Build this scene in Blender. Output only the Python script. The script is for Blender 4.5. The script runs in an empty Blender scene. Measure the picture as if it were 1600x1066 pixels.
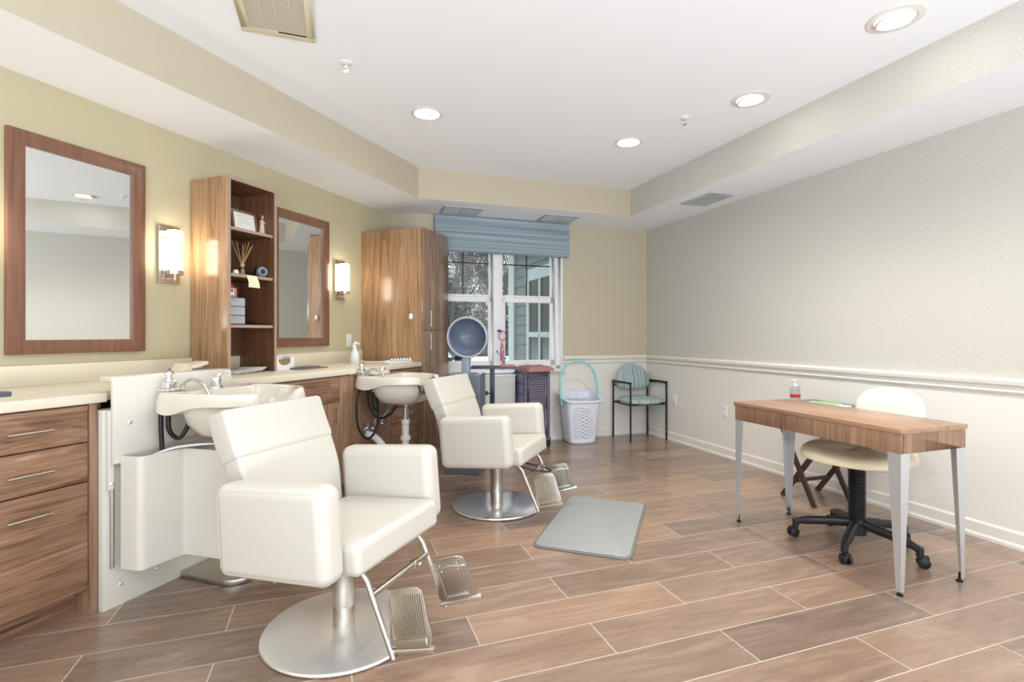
import bpy, bmesh, math, random
from mathutils import Vector, Matrix
PI = math.pi
scn = bpy.context.scene
COL = scn.collection

# ------------------------------------------------------------------ camera
cam_d = bpy.data.cameras.new('camera'); cam = bpy.data.objects.new('camera', cam_d); COL.objects.link(cam)
cam_d.sensor_width = 36.0; cam_d.lens = 36.0 * 805.0 / 1600.0
cam_d.shift_y = -10.0 / 1600.0; cam_d.clip_start = 0.05; cam_d.clip_end = 200
cam.location = (0, 0, 1.184); cam.rotation_euler = (PI / 2, 0, 0)
scn.camera = cam
scn.view_settings.view_transform = 'Standard'; scn.view_settings.look = 'None'
scn.view_settings.gamma = 1.0; scn.view_settings.use_curve_mapping = False
scn.view_settings.exposure = 0.54

# ------------------------------------------------------------------ world: overcast winter sky
LIGHT_WARM = (1.0, 0.955, 0.90)
DOWN_E = 14.0        # emission of a downlight lens
DOWN_W, AIMED_W = 33.0, 46.0
SCONCE_E = 8.5
SKY_H, SKY_Z = 0.44, 3.4
REAR_W = 245.0
w = bpy.data.worlds.new('overcast_sky'); scn.world = w; w.use_nodes = True
nt = w.node_tree; nt.nodes.clear()
wo = nt.nodes.new('ShaderNodeOutputWorld'); wb = nt.nodes.new('ShaderNodeBackground')
tc = nt.nodes.new('ShaderNodeTexCoord'); sx = nt.nodes.new('ShaderNodeSeparateXYZ')
mr = nt.nodes.new('ShaderNodeMapRange'); mr.inputs[1].default_value = 0.0; mr.inputs[2].default_value = 1.0
mr.inputs[3].default_value = SKY_H; mr.inputs[4].default_value = SKY_Z
nt.links.new(tc.outputs['Generated'], sx.inputs[0]); nt.links.new(sx.outputs[2], mr.inputs[0])
wb.inputs[0].default_value = (0.90, 0.95, 1.0, 1)
nt.links.new(mr.outputs[0], wb.inputs[1]); nt.links.new(wb.outputs[0], wo.inputs[0])

# ------------------------------------------------------------------ frames of the two walls
SV = Vector((.3493, .9370, 0)); NV = Vector((.9370, -.3493, 0)); M0 = 3.077
RU = Vector((.9449, .3275, 0)); RV = Vector((-.3275, .9449, 0))
ROT_L = -math.atan2(.3493, .9370)      # local x = out from the left wall, y = along it
ROT_R = math.atan2(.3275, .9449)       # local x = along the back wall, y = towards it
def Lf(m, s, z=0.0): p = SV * s + NV * (m - M0); p.z = z; return p
def Rf(u, v, z=0.0): p = RU * u + RV * v; p.z = z; return p

# large soft fill lamp added behind the camera to brighten the ceiling
ld = bpy.data.lights.new('rear_fill_light', 'AREA'); ld.shape = 'RECTANGLE'; ld.size = 5.0; ld.size_y = 1.2
ld.energy = REAR_W; ld.color = (0.88, 0.93, 1.0)
lo = bpy.data.objects.new('rear_fill_light', ld); COL.objects.link(lo)
lo.location = Rf(0.4, -2.30, 0.60); lo.rotation_euler = (PI / 2 + 1.30, 0, ROT_R)

# ------------------------------------------------------------------ helpers: colour and materials
def lin(c):
    return tuple(((x / 255) / 12.92 if x / 255 <= .04045 else ((x / 255 + .055) / 1.055) ** 2.4) for x in c)
def newmat(name):
    m = bpy.data.materials.new(name); m.use_nodes = True
    return m, m.node_tree, m.node_tree.nodes['Principled BSDF']
def pmat(name, rgb, rough=.5, metal=0., spec=.5, emis=None, estr=0., trans=0., bump=0., bscale=200., coat=0., ior=1.45, vary=0.):
    m, t, b = newmat(name); c = lin(rgb)
    b.inputs['Base Color'].default_value = (*c, 1); b.inputs['Roughness'].default_value = rough
    b.inputs['Metallic'].default_value = metal; b.inputs['Specular IOR Level'].default_value = spec
    b.inputs['IOR'].default_value = ior; b.inputs['Coat Weight'].default_value = coat; b.inputs['Coat Roughness'].default_value = .16
    b.inputs['Transmission Weight'].default_value = trans
    if emis:
        b.inputs['Emission Color'].default_value = (*emis, 1); b.inputs['Emission Strength'].default_value = estr
    if bump or vary:
        n = t.nodes.new('ShaderNodeTexNoise'); n.inputs['Scale'].default_value = bscale
        tc = t.nodes.new('ShaderNodeTexCoord'); t.links.new(tc.outputs['Object'], n.inputs['Vector'])
        if bump:
            bp = t.nodes.new('ShaderNodeBump'); bp.inputs['Strength'].default_value = bump; bp.inputs['Distance'].default_value = .002
            t.links.new(n.outputs['Fac'], bp.inputs['Height']); t.links.new(bp.outputs[0], b.inputs['Normal'])
        if vary:
            n2 = t.nodes.new('ShaderNodeTexNoise'); n2.inputs['Scale'].default_value = 3.0
            t.links.new(tc.outputs['Object'], n2.inputs['Vector'])
            r = t.nodes.new('ShaderNodeValToRGB')
            r.color_ramp.elements[0].position = .3; r.color_ramp.elements[1].position = .7
            r.color_ramp.elements[0].color = (*[x * (1 - vary) for x in c], 1); r.color_ramp.elements[1].color = (*[min(1, x * (1 + vary)) for x in c], 1)
            t.links.new(n2.outputs['Fac'], r.inputs[0]); t.links.new(r.outputs[0], b.inputs['Base Color'])
    return m
class NB:                                  # tiny node-math builder
    def __init__(s, t): s.t = t
    def n(s, typ, **k):
        x = s.t.nodes.new(typ)
        for a, b in k.items(): setattr(x, a, b)
        return x
    def m(s, op, a, b=None, c=None):
        x = s.t.nodes.new('ShaderNodeMath'); x.operation = op
        for i, v in enumerate((a, b, c)):
            if v is None: continue
            if isinstance(v, (int, float)): x.inputs[i].default_value = v
            else: s.t.links.new(v, x.inputs[i])
        return x.outputs[0]
    def comb(s, x, y, z=0.):
        c = s.t.nodes.new('ShaderNodeCombineXYZ')
        for i, v in enumerate((x, y, z)):
            if isinstance(v, (int, float)): c.inputs[i].default_value = v
            else: s.t.links.new(v, c.inputs[i])
        return c.outputs[0]
    def noise(s, vec, scale, detail=3., rough=.5, dist=0.):
        x = s.t.nodes.new('ShaderNodeTexNoise'); x.inputs['Scale'].default_value = scale; x.inputs['Detail'].default_value = detail
        x.inputs['Roughness'].default_value = rough; x.inputs['Distortion'].default_value = dist
        s.t.links.new(vec, x.inputs['Vector']); return x.outputs['Fac']
    def ramp(s, fac, stops):
        r = s.t.nodes.new('ShaderNodeValToRGB'); e = r.color_ramp.elements
        while len(e) > len(stops): e.remove(e[-1])
        while len(e) < len(stops): e.new(.5)
        for i, (p, c) in enumerate(stops): e[i].position = p; e[i].color = (*lin(c), 1)
        s.t.links.new(fac, r.inputs[0]); return r.outputs[0]
    def mix(s, fac, a, b, mode='MIX'):
        x = s.t.nodes.new('ShaderNodeMix'); x.data_type = 'RGBA'; x.blend_type = mode
        for i, v in ((0, fac), (6, a), (7, b)):
            if isinstance(v, (int, float)): x.inputs[i].default_value = v
            elif isinstance(v, tuple): x.inputs[i].default_value = (*lin(v), 1)
            else: s.t.links.new(v, x.inputs[i])
        return x.outputs[2]
def wood(name, dark, mid, light, axis='z', rough=.38, scale=1., coat=0.):
    m, t, b = newmat(name); k = NB(t)
    tc = k.n('ShaderNodeTexCoord')
    def mapped(across, along):
        mp = k.n('ShaderNodeMapping'); st = {'x': (along, across, across), 'y': (across, along, across), 'z': (across, across, along)}[axis]
        mp.inputs['Scale'].default_value = tuple(x * scale for x in st); t.links.new(tc.outputs['Object'], mp.inputs[0]); return mp.outputs[0]
    a = k.noise(mapped(11, .9), 1., 5, .55, 1.6); c = k.noise(mapped(70, 2.2), 1., 4, .6, .5); d = k.noise(mapped(3.2, .5), 1., 2, .5, .4)
    w1 = k.m('SINE', k.m('MULTIPLY', a, 30.0))
    f = k.m('ADD', k.m('ADD', k.m('MULTIPLY', a, .34), k.m('MULTIPLY', w1, .035)), k.m('ADD', k.m('MULTIPLY', c, .38), k.m('MULTIPLY', d, .28)))
    col = k.ramp(f, [(.36, dark), (.50, mid), (.64, light)])
    t.links.new(col, b.inputs['Base Color']); b.inputs['Roughness'].default_value = rough
    b.inputs['Coat Weight'].default_value = coat; b.inputs['Coat Roughness'].default_value = .16
    return m
MAT = {}
MAT['white_paint'] = pmat('white_paint', (228, 224, 216), .55)
MAT['ceiling'] = pmat('ceiling_paint', (244, 246, 249), .8)
MAT['olive_paint'] = pmat('olive_paint', (193, 183, 150), .6)
MAT['olive_paint_shade'] = pmat('olive_paint_shade', (192, 182, 158), .6)  # same paint as the left wall, with shade put into its colour
MAT['wainscot'] = pmat('wainscot_paint', (230, 227, 219), .5)
MAT['leather'] = pmat('white_vinyl', (202, 198, 187), .36, bump=.05, bscale=420, coat=.12)
MAT['stitch'] = pmat('vinyl_seam', (214, 208, 196), .5)
MAT['chrome'] = pmat('chrome', (225, 225, 225), .12, 1.0)
MAT['nickel'] = pmat('brushed_nickel', (196, 190, 180), .3, 1.0)
MAT['nickel_polished'] = pmat('polished_nickel', (200, 190, 176), .14, 1.0)
MAT['steel'] = pmat('brushed_steel', (244, 243, 240), .36, .72)
MAT['polish'] = pmat('polished_steel', (240, 241, 244), .16, .75)
MAT['darkbase'] = pmat('black_plastic', (30, 31, 36), .38)
MAT['rubber'] = pmat('black_rubber', (26, 26, 28), .45)
MAT['porcelain'] = pmat('almond_porcelain', (218, 212, 197), .12, coat=.5)
MAT['plastic_w'] = pmat('white_plastic', (232, 232, 232), .35)
MAT['panel_w'] = pmat('gloss_white_panel', (214, 210, 198), .24)
MAT['counter'] = pmat('cream_counter', (226, 217, 194), .3)
MAT['walnut_v'] = wood('walnut_vertical', (112, 84, 64), (142, 110, 86), (168, 136, 108), 'z')
MAT['walnut_h'] = wood('walnut_horizontal', (96, 66, 48), (142, 108, 84), (176, 142, 114), 'y', scale=1.3)
MAT['walnut_warm'] = wood('walnut_warm', (124, 92, 62), (160, 124, 90), (186, 150, 114), 'z', rough=.24, coat=.3)
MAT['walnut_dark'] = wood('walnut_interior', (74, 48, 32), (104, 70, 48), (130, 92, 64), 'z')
MAT['walnut_edge'] = pmat('taupe_edge_band', (164, 140, 122), .45)
MAT['walnut_gloss'] = wood('walnut_gloss_door', (100, 76, 62), (132, 104, 86), (160, 132, 112), 'z', rough=.22, coat=.6)
MAT['cherry'] = wood('stained_cherry', (108, 72, 54), (122, 84, 64), (136, 96, 76), 'z', rough=.3, coat=.2)
MAT['desk_top'] = wood('desk_laminate', (132, 98, 72), (160, 124, 96), (184, 150, 122), 'y', rough=.3)
MAT['alu'] = pmat('satin_aluminium', (204, 206, 208), .38, .6)
MAT['mirror'] = pmat('mirror_glass', (240, 243, 240), .01, 1.0)
MAT['shade'] = pmat('lit_glass_shade', (255, 250, 235), .3, emis=(1.0, .90, .74), estr=SCONCE_E)
MAT['lens_aimed'] = pmat('aimed_downlight_lens', (255, 255, 255), .3, emis=LIGHT_WARM, estr=DOWN_E * 1.5)
MAT['lens'] = pmat('downlight_lens', (255, 255, 255), .3, emis=LIGHT_WARM, estr=DOWN_E)
MAT['grey_mat'] = None
MAT['vent_y'] = pmat('cream_vent', (222, 214, 186), .5)
MAT['vent_g'] = pmat('grey_vent', (190, 196, 200), .45)
MAT['vent_d'] = pmat('dark_slot', (120, 116, 104), .6)
MAT['bowl_dryer'] = pmat('blue_grey_bowl', (112, 120, 140), .25, .0)
MAT['slate'] = pmat('slate_grey_plastic', (98, 104, 114), .35)
MAT['slate_d'] = pmat('flare_tinted_metal', (46, 58, 84), .35)  # dark metal with the blue of window flare put into its colour
MAT['plum'] = pmat('plum_grey_laminate', (98, 92, 108), .35)
MAT['plum_l'] = pmat('lavender_grey_front', (128, 128, 158), .3)
MAT['teal'] = pmat('teal_plastic', (142, 212, 210), .35)
MAT['pink_towel'] = pmat('dusty_pink_towel', (164, 118, 118), .95, bump=.6, bscale=160)
MAT['pink'] = pmat('pink_plastic', (204, 110, 158), .35)
MAT['purple'] = pmat('purple_plastic', (90, 62, 140), .35)
MAT['paper'] = pmat('paper', (240, 238, 230), .8)
MAT['note'] = pmat('cream_note', (226, 222, 192), .8)
MAT['red'] = pmat('red_plastic', (200, 52, 44), .35)
MAT['salmon'] = pmat('salmon_card', (222, 150, 136), .5)
MAT['grey_p'] = pmat('grey_plastic', (170, 172, 176), .35)
MAT['ink'] = pmat('dark_ink', (50, 50, 54), .6)
MAT['tan'] = pmat('rattan_tan', (202, 170, 120), .7)
MAT['skin'] = pmat('figurine_face', (214, 170, 122), .6)
MAT['fig'] = pmat('figurine_robe', (214, 206, 190), .6)
MAT['green'] = pmat('green_card', (150, 200, 130), .7)
MAT['brass'] = pmat('brass', (196, 160, 90), .25, 1.0)
MAT['bronze'] = pmat('dark_brown_wood', (70, 50, 46), .45)
MAT['black_metal'] = pmat('black_metal', (22, 23, 28), .35, .3)
MAT['grille_bar'] = pmat('black_grille', (20, 24, 20), .5)
MAT['siding'] = pmat('grey_green_siding', (88, 96, 90), .7)
MAT['ext_trim'] = pmat('pale_exterior_trim', (146, 154, 152), .6)
MAT['dark_glass'] = pmat('dark_window_glass', (20, 28, 25), .2)
MAT['snow'] = pmat('snow', (224, 234, 245), .8, vary=.05)
MAT['bark'] = pmat('grey_bark', (74, 68, 60), .9, vary=.25)
MAT['needle'] = pmat('spruce_needles', (38, 50, 42), .9, vary=.3)
MAT['brush'] = pmat('winter_brush', (70, 68, 58), .95, vary=.35)

def glass_mat(name, rgb=(247, 249, 248), thin=False):
    m, t, b = newmat(name); k = NB(t); out = t.nodes['Material Output']
    tr = k.n('ShaderNodeBsdfTransparent'); gl = k.n('ShaderNodeBsdfGlossy'); gl.inputs['Roughness'].default_value = .02
    tr.inputs[0].default_value = (*lin(rgb), 1)
    fr = k.n('ShaderNodeFresnel'); fr.inputs[0].default_value = 1.45
    mx = k.n('ShaderNodeMixShader')
    if thin: mx.inputs[0].default_value = .10
    else: t.links.new(fr.outputs[0], mx.inputs[0])
    t.links.new(tr.outputs[0], mx.inputs[1]); t.links.new(gl.outputs[0], mx.inputs[2])
    t.links.new(mx.outputs[0], out.inputs[0]); return m
MAT['pane'] = glass_mat('window_glass')
MAT['clear'] = glass_mat('clear_plastic', (236, 240, 246), True)

def floor_mat():
    m, t, b = newmat('wood_look_tile'); k = NB(t)
    tc = k.n('ShaderNodeTexCoord'); s = k.n('ShaderNodeSeparateXYZ'); t.links.new(tc.outputs['Object'], s.inputs[0])
    u, v = s.outputs[0], s.outputs[1]
    W, L = .2125, .935
    q = k.m('DIVIDE', k.m('SUBTRACT', v, 2.529), W); row = k.m('FLOOR', q); fv = k.m('SUBTRACT', q, row)
    par = k.m('FLOORED_MODULO', row, 2.0)
    p = k.m('ADD', k.m('DIVIDE', k.m('SUBTRACT', u, .995), L), k.m('MULTIPLY', par, .5)); cell = k.m('FLOOR', p); fu = k.m('SUBTRACT', p, cell)
    ev = k.m('MULTIPLY', k.m('MINIMUM', fv, k.m('SUBTRACT', 1.0, fv)), W)
    eu = k.m('MULTIPLY', k.m('MINIMUM', fu, k.m('SUBTRACT', 1.0, fu)), L)
    g = k.m('LESS_THAN', k.m('MINIMUM', ev, eu), .0020)
    wn = k.n('ShaderNodeTexWhiteNoise', noise_dimensions='2D'); t.links.new(k.comb(row, cell), wn.inputs['Vector'])
    rnd = wn.outputs['Value']
    off = k.m('MULTIPLY', rnd, 37.0)
    vec = k.comb(k.m('ADD', k.m('MULTIPLY', u, 1.5), off), k.m('ADD', k.m('MULTIPLY', v, 9.0), off), 0.)
    a = k.noise(vec, 1.2, 5, .58, 1.8)
    vec2 = k.comb(k.m('MULTIPLY', u, 4.0), k.m('ADD', k.m('MULTIPLY', v, 110.), off), 0.)
    c = k.noise(vec2, 1.0, 3, .6, .3)
    f = k.m('ADD', k.m('MULTIPLY', a, .80), k.m('MULTIPLY', c, .20))
    col = k.ramp(f, [(.28, (100, 83, 72)), (.50, (139, 116, 99)), (.72, (180, 156, 136))])
    tone = k.mix(.48, col, k.ramp(rnd, [(0., (100, 88, 79)), (.5, (146, 120, 101)), (1., (182, 146, 119))]), 'MIX')
    fin = k.mix(g, tone, (204, 192, 176))
    t.links.new(fin, b.inputs['Base Color'])
    ro = k.m('ADD', .20, k.m('MULTIPLY', c, .20)); t.links.new(ro, b.inputs['Roughness'])
    bp = k.n('ShaderNodeBump'); bp.inputs['Strength'].default_value = .25; bp.inputs['Distance'].default_value = .002
    b.inputs['Coat Weight'].default_value = .35; b.inputs['Coat Roughness'].default_value = .14
    hh = k.m('SUBTRACT', k.m('MULTIPLY', c, .4), g); t.links.new(hh, bp.inputs['Height']); t.links.new(bp.outputs[0], b.inputs['Normal'])
    return m
MAT['floor'] = floor_mat()

def wallpaper_mat():                        # rounded hexagon rings, object y = along the wall, z = up
    m, t, b = newmat('hexagon_ring_wallpaper'); k = NB(t)
    tc = k.n('ShaderNodeTexCoord'); s = k.n('ShaderNodeSeparateXYZ'); t.links.new(tc.outputs['Object'], s.inputs[0])
    A = .089; S3 = 3 ** .5
    y = k.m('DIVIDE', s.outputs[1], A); z = k.m('DIVIDE', s.outputs[2], A)
    def cellv(oy, oz):
        cy = k.m('SUBTRACT', k.m('FLOORED_MODULO', k.m('ADD', y, oy), 1.0), .5)
        cz = k.m('MULTIPLY', k.m('SUBTRACT', k.m('FLOORED_MODULO', k.m('DIVIDE', k.m('ADD', z, oz), S3), 1.0), .5), S3)
        ay, az = k.m('ABSOLUTE', cy), k.m('ABSOLUTE', cz)
        rd = k.m('SQRT', k.m('ADD', k.m('MULTIPLY', cy, cy), k.m('MULTIPLY', cz, cz)))
        hx = k.m('MAXIMUM', ay, k.m('ADD', k.m('MULTIPLY', ay, .5), k.m('MULTIPLY', az, S3 / 2)))
        ny = k.m('SUBTRACT', 1.0, ay); rn = k.m('SQRT', k.m('ADD', k.m('MULTIPLY', ny, ny), k.m('MULTIPLY', cz, cz)))
        return rd, k.m('ADD', k.m('MULTIPLY', hx, .75), k.m('MULTIPLY', rd, .25)), rn
    r1, h1, n1 = cellv(0, 0); r2, h2, n2 = cellv(.5, S3 / 2)
    h = k.m('MINIMUM', h1, h2); r = k.m('MINIMUM', r1, r2)
    def line(x, c0, wd): return k.m('LESS_THAN', k.m('ABSOLUTE', k.m('SUBTRACT', x, c0)), wd)
    L = k.m('MAXIMUM', k.m('LESS_THAN', r, .09), line(r, .20, .022))
    L = k.m('MAXIMUM', L, line(h, .34, .018)); L = k.m('MAXIMUM', L, k.m('MAXIMUM', line(n1, .58, .02), line(n2, .58, .02)))
    L = k.m('MAXIMUM', L, k.m('MAXIMUM', line(r1, .58, .02), line(r2, .58, .02)))
    L = k.m('MULTIPLY', L, .75)
    col = k.mix(L, (197, 195, 187), (212, 208, 199))
    t.links.new(col, b.inputs['Base Color']); b.inputs['Roughness'].default_value = .5
    return m
MAT['wallpaper'] = wallpaper_mat()

def stripe_mat(name, axis, cols, sc=22., rough=.9, fine=240.):
    m, t, b = newmat(name); k = NB(t)
    tc = k.n('ShaderNodeTexCoord'); s = k.n('ShaderNodeSeparateXYZ'); t.links.new(tc.outputs['Object'], s.inputs[0])
    a = s.outputs['XYZ'.index(axis.upper())]
    o = s.outputs[0] if axis != 'x' else s.outputs[2]
    vec = k.comb(k.m('MULTIPLY', a, sc), k.m('MULTIPLY', o, .3), 0.)
    f = k.noise(vec, 1.0, 2, .7)
    vec2 = k.comb(k.m('MULTIPLY', a, fine), k.m('MULTIPLY', k.m('ADD', s.outputs[0], s.outputs[1]), fine), k.m('MULTIPLY', s.outputs[2], fine))
    f2 = k.noise(vec2, .6, 2, .6)
    ff = k.m('ADD', k.m('MULTIPLY', f, .8), k.m('MULTIPLY', f2, .2))
    t.links.new(k.ramp(ff, cols), b.inputs['Base Color']); b.inputs['Roughness'].default_value = rough
    return m
MAT['valance'] = stripe_mat('blue_woven_stripe', 'z', [(.34, (108, 126, 134)), (.46, (138, 156, 164)), (.55, (158, 172, 176)), (.66, (184, 194, 194))], 52.)
MAT['chair_fab'] = stripe_mat('teal_striped_fabric', 'x', [(.36, (98, 120, 126)), (.46, (150, 172, 174)), (.56, (184, 198, 192)), (.66, (128, 152, 156))], 42.)
def ribmat():
    m, t, b = newmat('ribbed_grey_vinyl'); k = NB(t)
    tc = k.n('ShaderNodeTexCoord'); s = k.n('ShaderNodeSeparateXYZ'); t.links.new(tc.outputs['Object'], s.inputs[0])
    wv = k.m('SINE', k.m('MULTIPLY', s.outputs[0], 560.0))
    b.inputs['Base Color'].default_value = (*lin((156, 158, 156)), 1); b.inputs['Roughness'].default_value = .42
    bp = k.n('ShaderNodeBump'); bp.inputs['Strength'].default_value = .3; bp.inputs['Distance'].default_value = .002
    t.links.new(wv, bp.inputs['Height']); t.links.new(bp.outputs[0], b.inputs['Normal']); return m
MAT['grey_mat'] = ribmat(); MAT['mat_edge'] = pmat('grey_mat_edge', (118, 117, 113), .6)
def plate_mat():
    m, t, b = newmat('ribbed_footplate_metal'); k = NB(t)
    tc = k.n('ShaderNodeTexCoord'); s = k.n('ShaderNodeSeparateXYZ'); t.links.new(tc.outputs['Object'], s.inputs[0])
    wv = k.m('SINE', k.m('MULTIPLY', s.outputs[0], 1000.0))
    b.inputs['Base Color'].default_value = (*lin((190, 184, 174)), 1); b.inputs['Metallic'].default_value = 1.; b.inputs['Roughness'].default_value = .35
    bp = k.n('ShaderNodeBump'); bp.inputs['Strength'].default_value = .8; bp.inputs['Distance'].default_value = .002
    t.links.new(wv, bp.inputs['Height']); t.links.new(bp.outputs[0], b.inputs['Normal']); return m
MAT['ribplate'] = plate_mat()

# ------------------------------------------------------------------ helpers: geometry
def T(x, y, z): return Matrix.Translation((x, y, z))
def Rz(a): return Matrix.Rotation(a, 4, 'Z')
def Rx(a): return Matrix.Rotation(a, 4, 'X')
def Ry(a): return Matrix.Rotation(a, 4, 'Y')
def crv(pts, n=8, closed=False):
    P = [Vector(p) for p in pts]; out = []; N = len(P); segs = N if closed else N - 1
    for i in range(segs):
        if closed: a, b, c, d = P[(i - 1) % N], P[i], P[(i + 1) % N], P[(i + 2) % N]
        else: a, b, c, d = P[max(i - 1, 0)], P[i], P[i + 1], P[min(i + 2, N - 1)]
        for j in range(n):
            t = j / n
            out.append(.5 * ((2 * b) + (c - a) * t + (2 * a - 5 * b + 4 * c - d) * t * t + (3 * b - a - 3 * c + d) * t ** 3))
    if not closed: out.append(P[-1])
    return out
class MB:
    def __init__(s): s.v = []; s.f = []; s.mi = []; s.M = Matrix.Identity(4); s.cur = 0
    def add(s, vs, fs):
        o = len(s.v); s.v += [tuple(s.M @ Vector(p)) for p in vs]
        s.f += [tuple(o + i for i in f) for f in fs]; s.mi += [s.cur] * len(fs); return s
    def box(s, x0, x1, y0, y1, z0, z1):
        return s.add([(x0, y0, z0), (x1, y0, z0), (x1, y1, z0), (x0, y1, z0), (x0, y0, z1), (x1, y0, z1), (x1, y1, z1), (x0, y1, z1)],
                     [(0, 3, 2, 1), (4, 5, 6, 7), (0, 1, 5, 4), (1, 2, 6, 5), (2, 3, 7, 6), (3, 0, 4, 7)])
    def rbox(s, x0, x1, y0, y1, z0, z1, r=.01, n=3, pill=None):
        c = Vector(((x0 + x1) / 2, (y0 + y1) / 2, (z0 + z1) / 2)); h = Vector(((x1 - x0) / 2, (y1 - y0) / 2, (z1 - z0) / 2))
        r = min(r, *h) * .999
        def ax(hh):
            a = [-hh + r * (1 - math.tan(PI / 4 * (1 - i / n))) for i in range(n + 1)]
            mid = [] if not pill else [(-hh + r) + (2 * hh - 2 * r) * i / pill for i in range(1, pill)]
            return a + mid + [-x for x in reversed(a)]
        A = [ax(h[i]) for i in range(3)]
        for d in range(3):
            for sg in (-1, 1):
                i, j = (d + 1) % 3, (d + 2) % 3; vs = []; nj = len(A[j])
                for p in A[i]:
                    for q in A[j]:
                        P = Vector((0, 0, 0)); P[d] = sg * h[d]; P[i] = p; P[j] = q
                        Q = Vector([max(-(h[k] - r), min(h[k] - r, P[k])) for k in range(3)])
                        D = P - Q
                        if D.length > 1e-9: P = Q + D.normalized() * r
                        vs.append(c + P)
                fs = []
                for a in range(len(A[i]) - 1):
                    for b in range(nj - 1):
                        qd = (a * nj + b, (a + 1) * nj + b, (a + 1) * nj + b + 1, a * nj + b + 1)
                        fs.append(qd if sg > 0 else qd[::-1])
                s.add(vs, fs)
        return s
    def loft(s, rings, cap=(True, True), closed=True):
        n = len(rings[0]); vs = [p for r in rings for p in r]; fs = []
        for i in range(len(rings) - 1):
            for j in range(n if closed else n - 1):
                k = (j + 1) % n; fs.append((i * n + j, i * n + k, (i + 1) * n + k, (i + 1) * n + j))
        if cap[0]: fs.append(tuple(reversed(range(n))))
        if cap[1]: fs.append(tuple((len(rings) - 1) * n + j for j in range(n)))
        return s.add(vs, fs)
    def tube(s, pts, r, n=10, closed=False, flat=1.):
        P = [Vector(p) for p in pts]; rings = []; N = len(P); up = None
        for i in range(N):
            a = P[(i - 1) % N] if (closed or i > 0) else P[0]; b = P[(i + 1) % N] if (closed or i < N - 1) else P[-1]
            t = (b - a).normalized()
            if up is None:
                up = Vector((0, 0, 1)) if abs(t.z) < .9 else Vector((1, 0, 0))
            x = t.cross(up).normalized(); y = x.cross(t).normalized(); up = y
            rr = r[i] if isinstance(r, (list, tuple)) else r
            rings.append([P[i] + x * math.cos(2 * PI * k / n) * rr + y * math.sin(2 * PI * k / n) * rr * flat for k in range(n)])
        if closed: rings.append(rings[0])
        return s.loft(rings, cap=(not closed, not closed))
    def cyl(s, a, b, r, n=24, r2=None):
        return s.tube([a, b], [r, r if r2 is None else r2], n)
    def lathe(s, prof, n=32, c=(0, 0, 0), a0=0., a1=2 * PI):
        full = abs(a1 - a0 - 2 * PI) < 1e-6; vs = []; k = n if full else n + 1
        for r, z in prof:
            for j in range(k):
                a = a0 + (a1 - a0) * j / n; vs.append((c[0] + r * math.cos(a), c[1] + r * math.sin(a), c[2] + z))
        fs = []
        for i in range(len(prof) - 1):
            for j in range(n):
                j2 = (j + 1) % k; fs.append((i * k + j, i * k + j2, (i + 1) * k + j2, (i + 1) * k + j))
        return s.add(vs, fs)
    def prism(s, poly, z0, z1):
        n = len(poly); vs = [(p[0], p[1], z0) for p in poly] + [(p[0], p[1], z1) for p in poly]
        fs = [tuple(reversed(range(n))), tuple(range(n, 2 * n))] + [(i, (i + 1) % n, n + (i + 1) % n, n + i) for i in range(n)]
        return s.add(vs, fs)
    def ball(s, c, r, n=12, sc=(1, 1, 1)):
        prof = [(math.sin(PI * i / n), -math.cos(PI * i / n)) for i in range(n + 1)]
        vs = []
        for pr, pz in prof:
            for j in range(2 * n):
                a = PI * j / n; vs.append((c[0] + r * sc[0] * pr * math.cos(a), c[1] + r * sc[1] * pr * math.sin(a), c[2] + r * sc[2] * pz))
        fs = [(i * 2 * n + j, i * 2 * n + (j + 1) % (2 * n), (i + 1) * 2 * n + (j + 1) % (2 * n), (i + 1) * 2 * n + j) for i in range(n) for j in range(2 * n)]
        return s.add(vs, fs)
    def build(s, name, mats, parent=None, loc=(0, 0, 0), rot=0., smooth=True, bev=0., ang=38):
        me = bpy.data.meshes.new(name); me.from_pydata(s.v, [], s.f)
        if not isinstance(mats, (list, tuple)): mats = [mats]
        for m in mats: me.materials.append(MAT[m] if isinstance(m, str) else m)
        me.polygons.foreach_set('material_index', s.mi)
        bm = bmesh.new(); bm.from_mesh(me)
        bmesh.ops.remove_doubles(bm, verts=bm.verts, dist=2e-5)
        bmesh.ops.dissolve_degenerate(bm, dist=1e-6, edges=bm.edges)
        bmesh.ops.recalc_face_normals(bm, faces=bm.faces)
        if bev > 0:
            es = [e for e in bm.edges if len(e.link_faces) == 2 and e.calc_face_angle(0) > .6]
            bmesh.ops.bevel(bm, geom=es, offset=bev, segments=2, affect='EDGES', profile=.5, clamp_overlap=True)
        bm.to_mesh(me); bm.free()
        if smooth:
            me.polygons.foreach_set('use_smooth', [True] * len(me.polygons)); me.set_sharp_from_angle(angle=math.radians(ang))
        o = bpy.data.objects.new(name, me); COL.objects.link(o); o.location = loc; o.rotation_euler = (0, 0, rot)
        if parent: o.parent = parent
        return o
def tag(o, label, cat, group=None, kind=None):
    if label: o['label'] = label
    if cat: o['category'] = cat
    if group: o['group'] = group
    if kind: o['kind'] = kind
    return o
def thing(name, label, cat, loc=(0, 0, 0), rot=0., group=None):
    o = bpy.data.objects.new(name, None); COL.objects.link(o); o.empty_display_size = .1
    o.location = loc; o.rotation_euler = (0, 0, rot); return tag(o, label, cat, group)
def struct(o): o['kind'] = 'structure'; return o
def bx(name, mat, parent, x0, x1, y0, y1, z0, z1, bev=.002):
    return MB().box(x0, x1, y0, y1, z0, z1).build(name, mat, parent, bev=bev)
OL = Lf(0, 0); OR = Vector((0, 0, 0))

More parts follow.
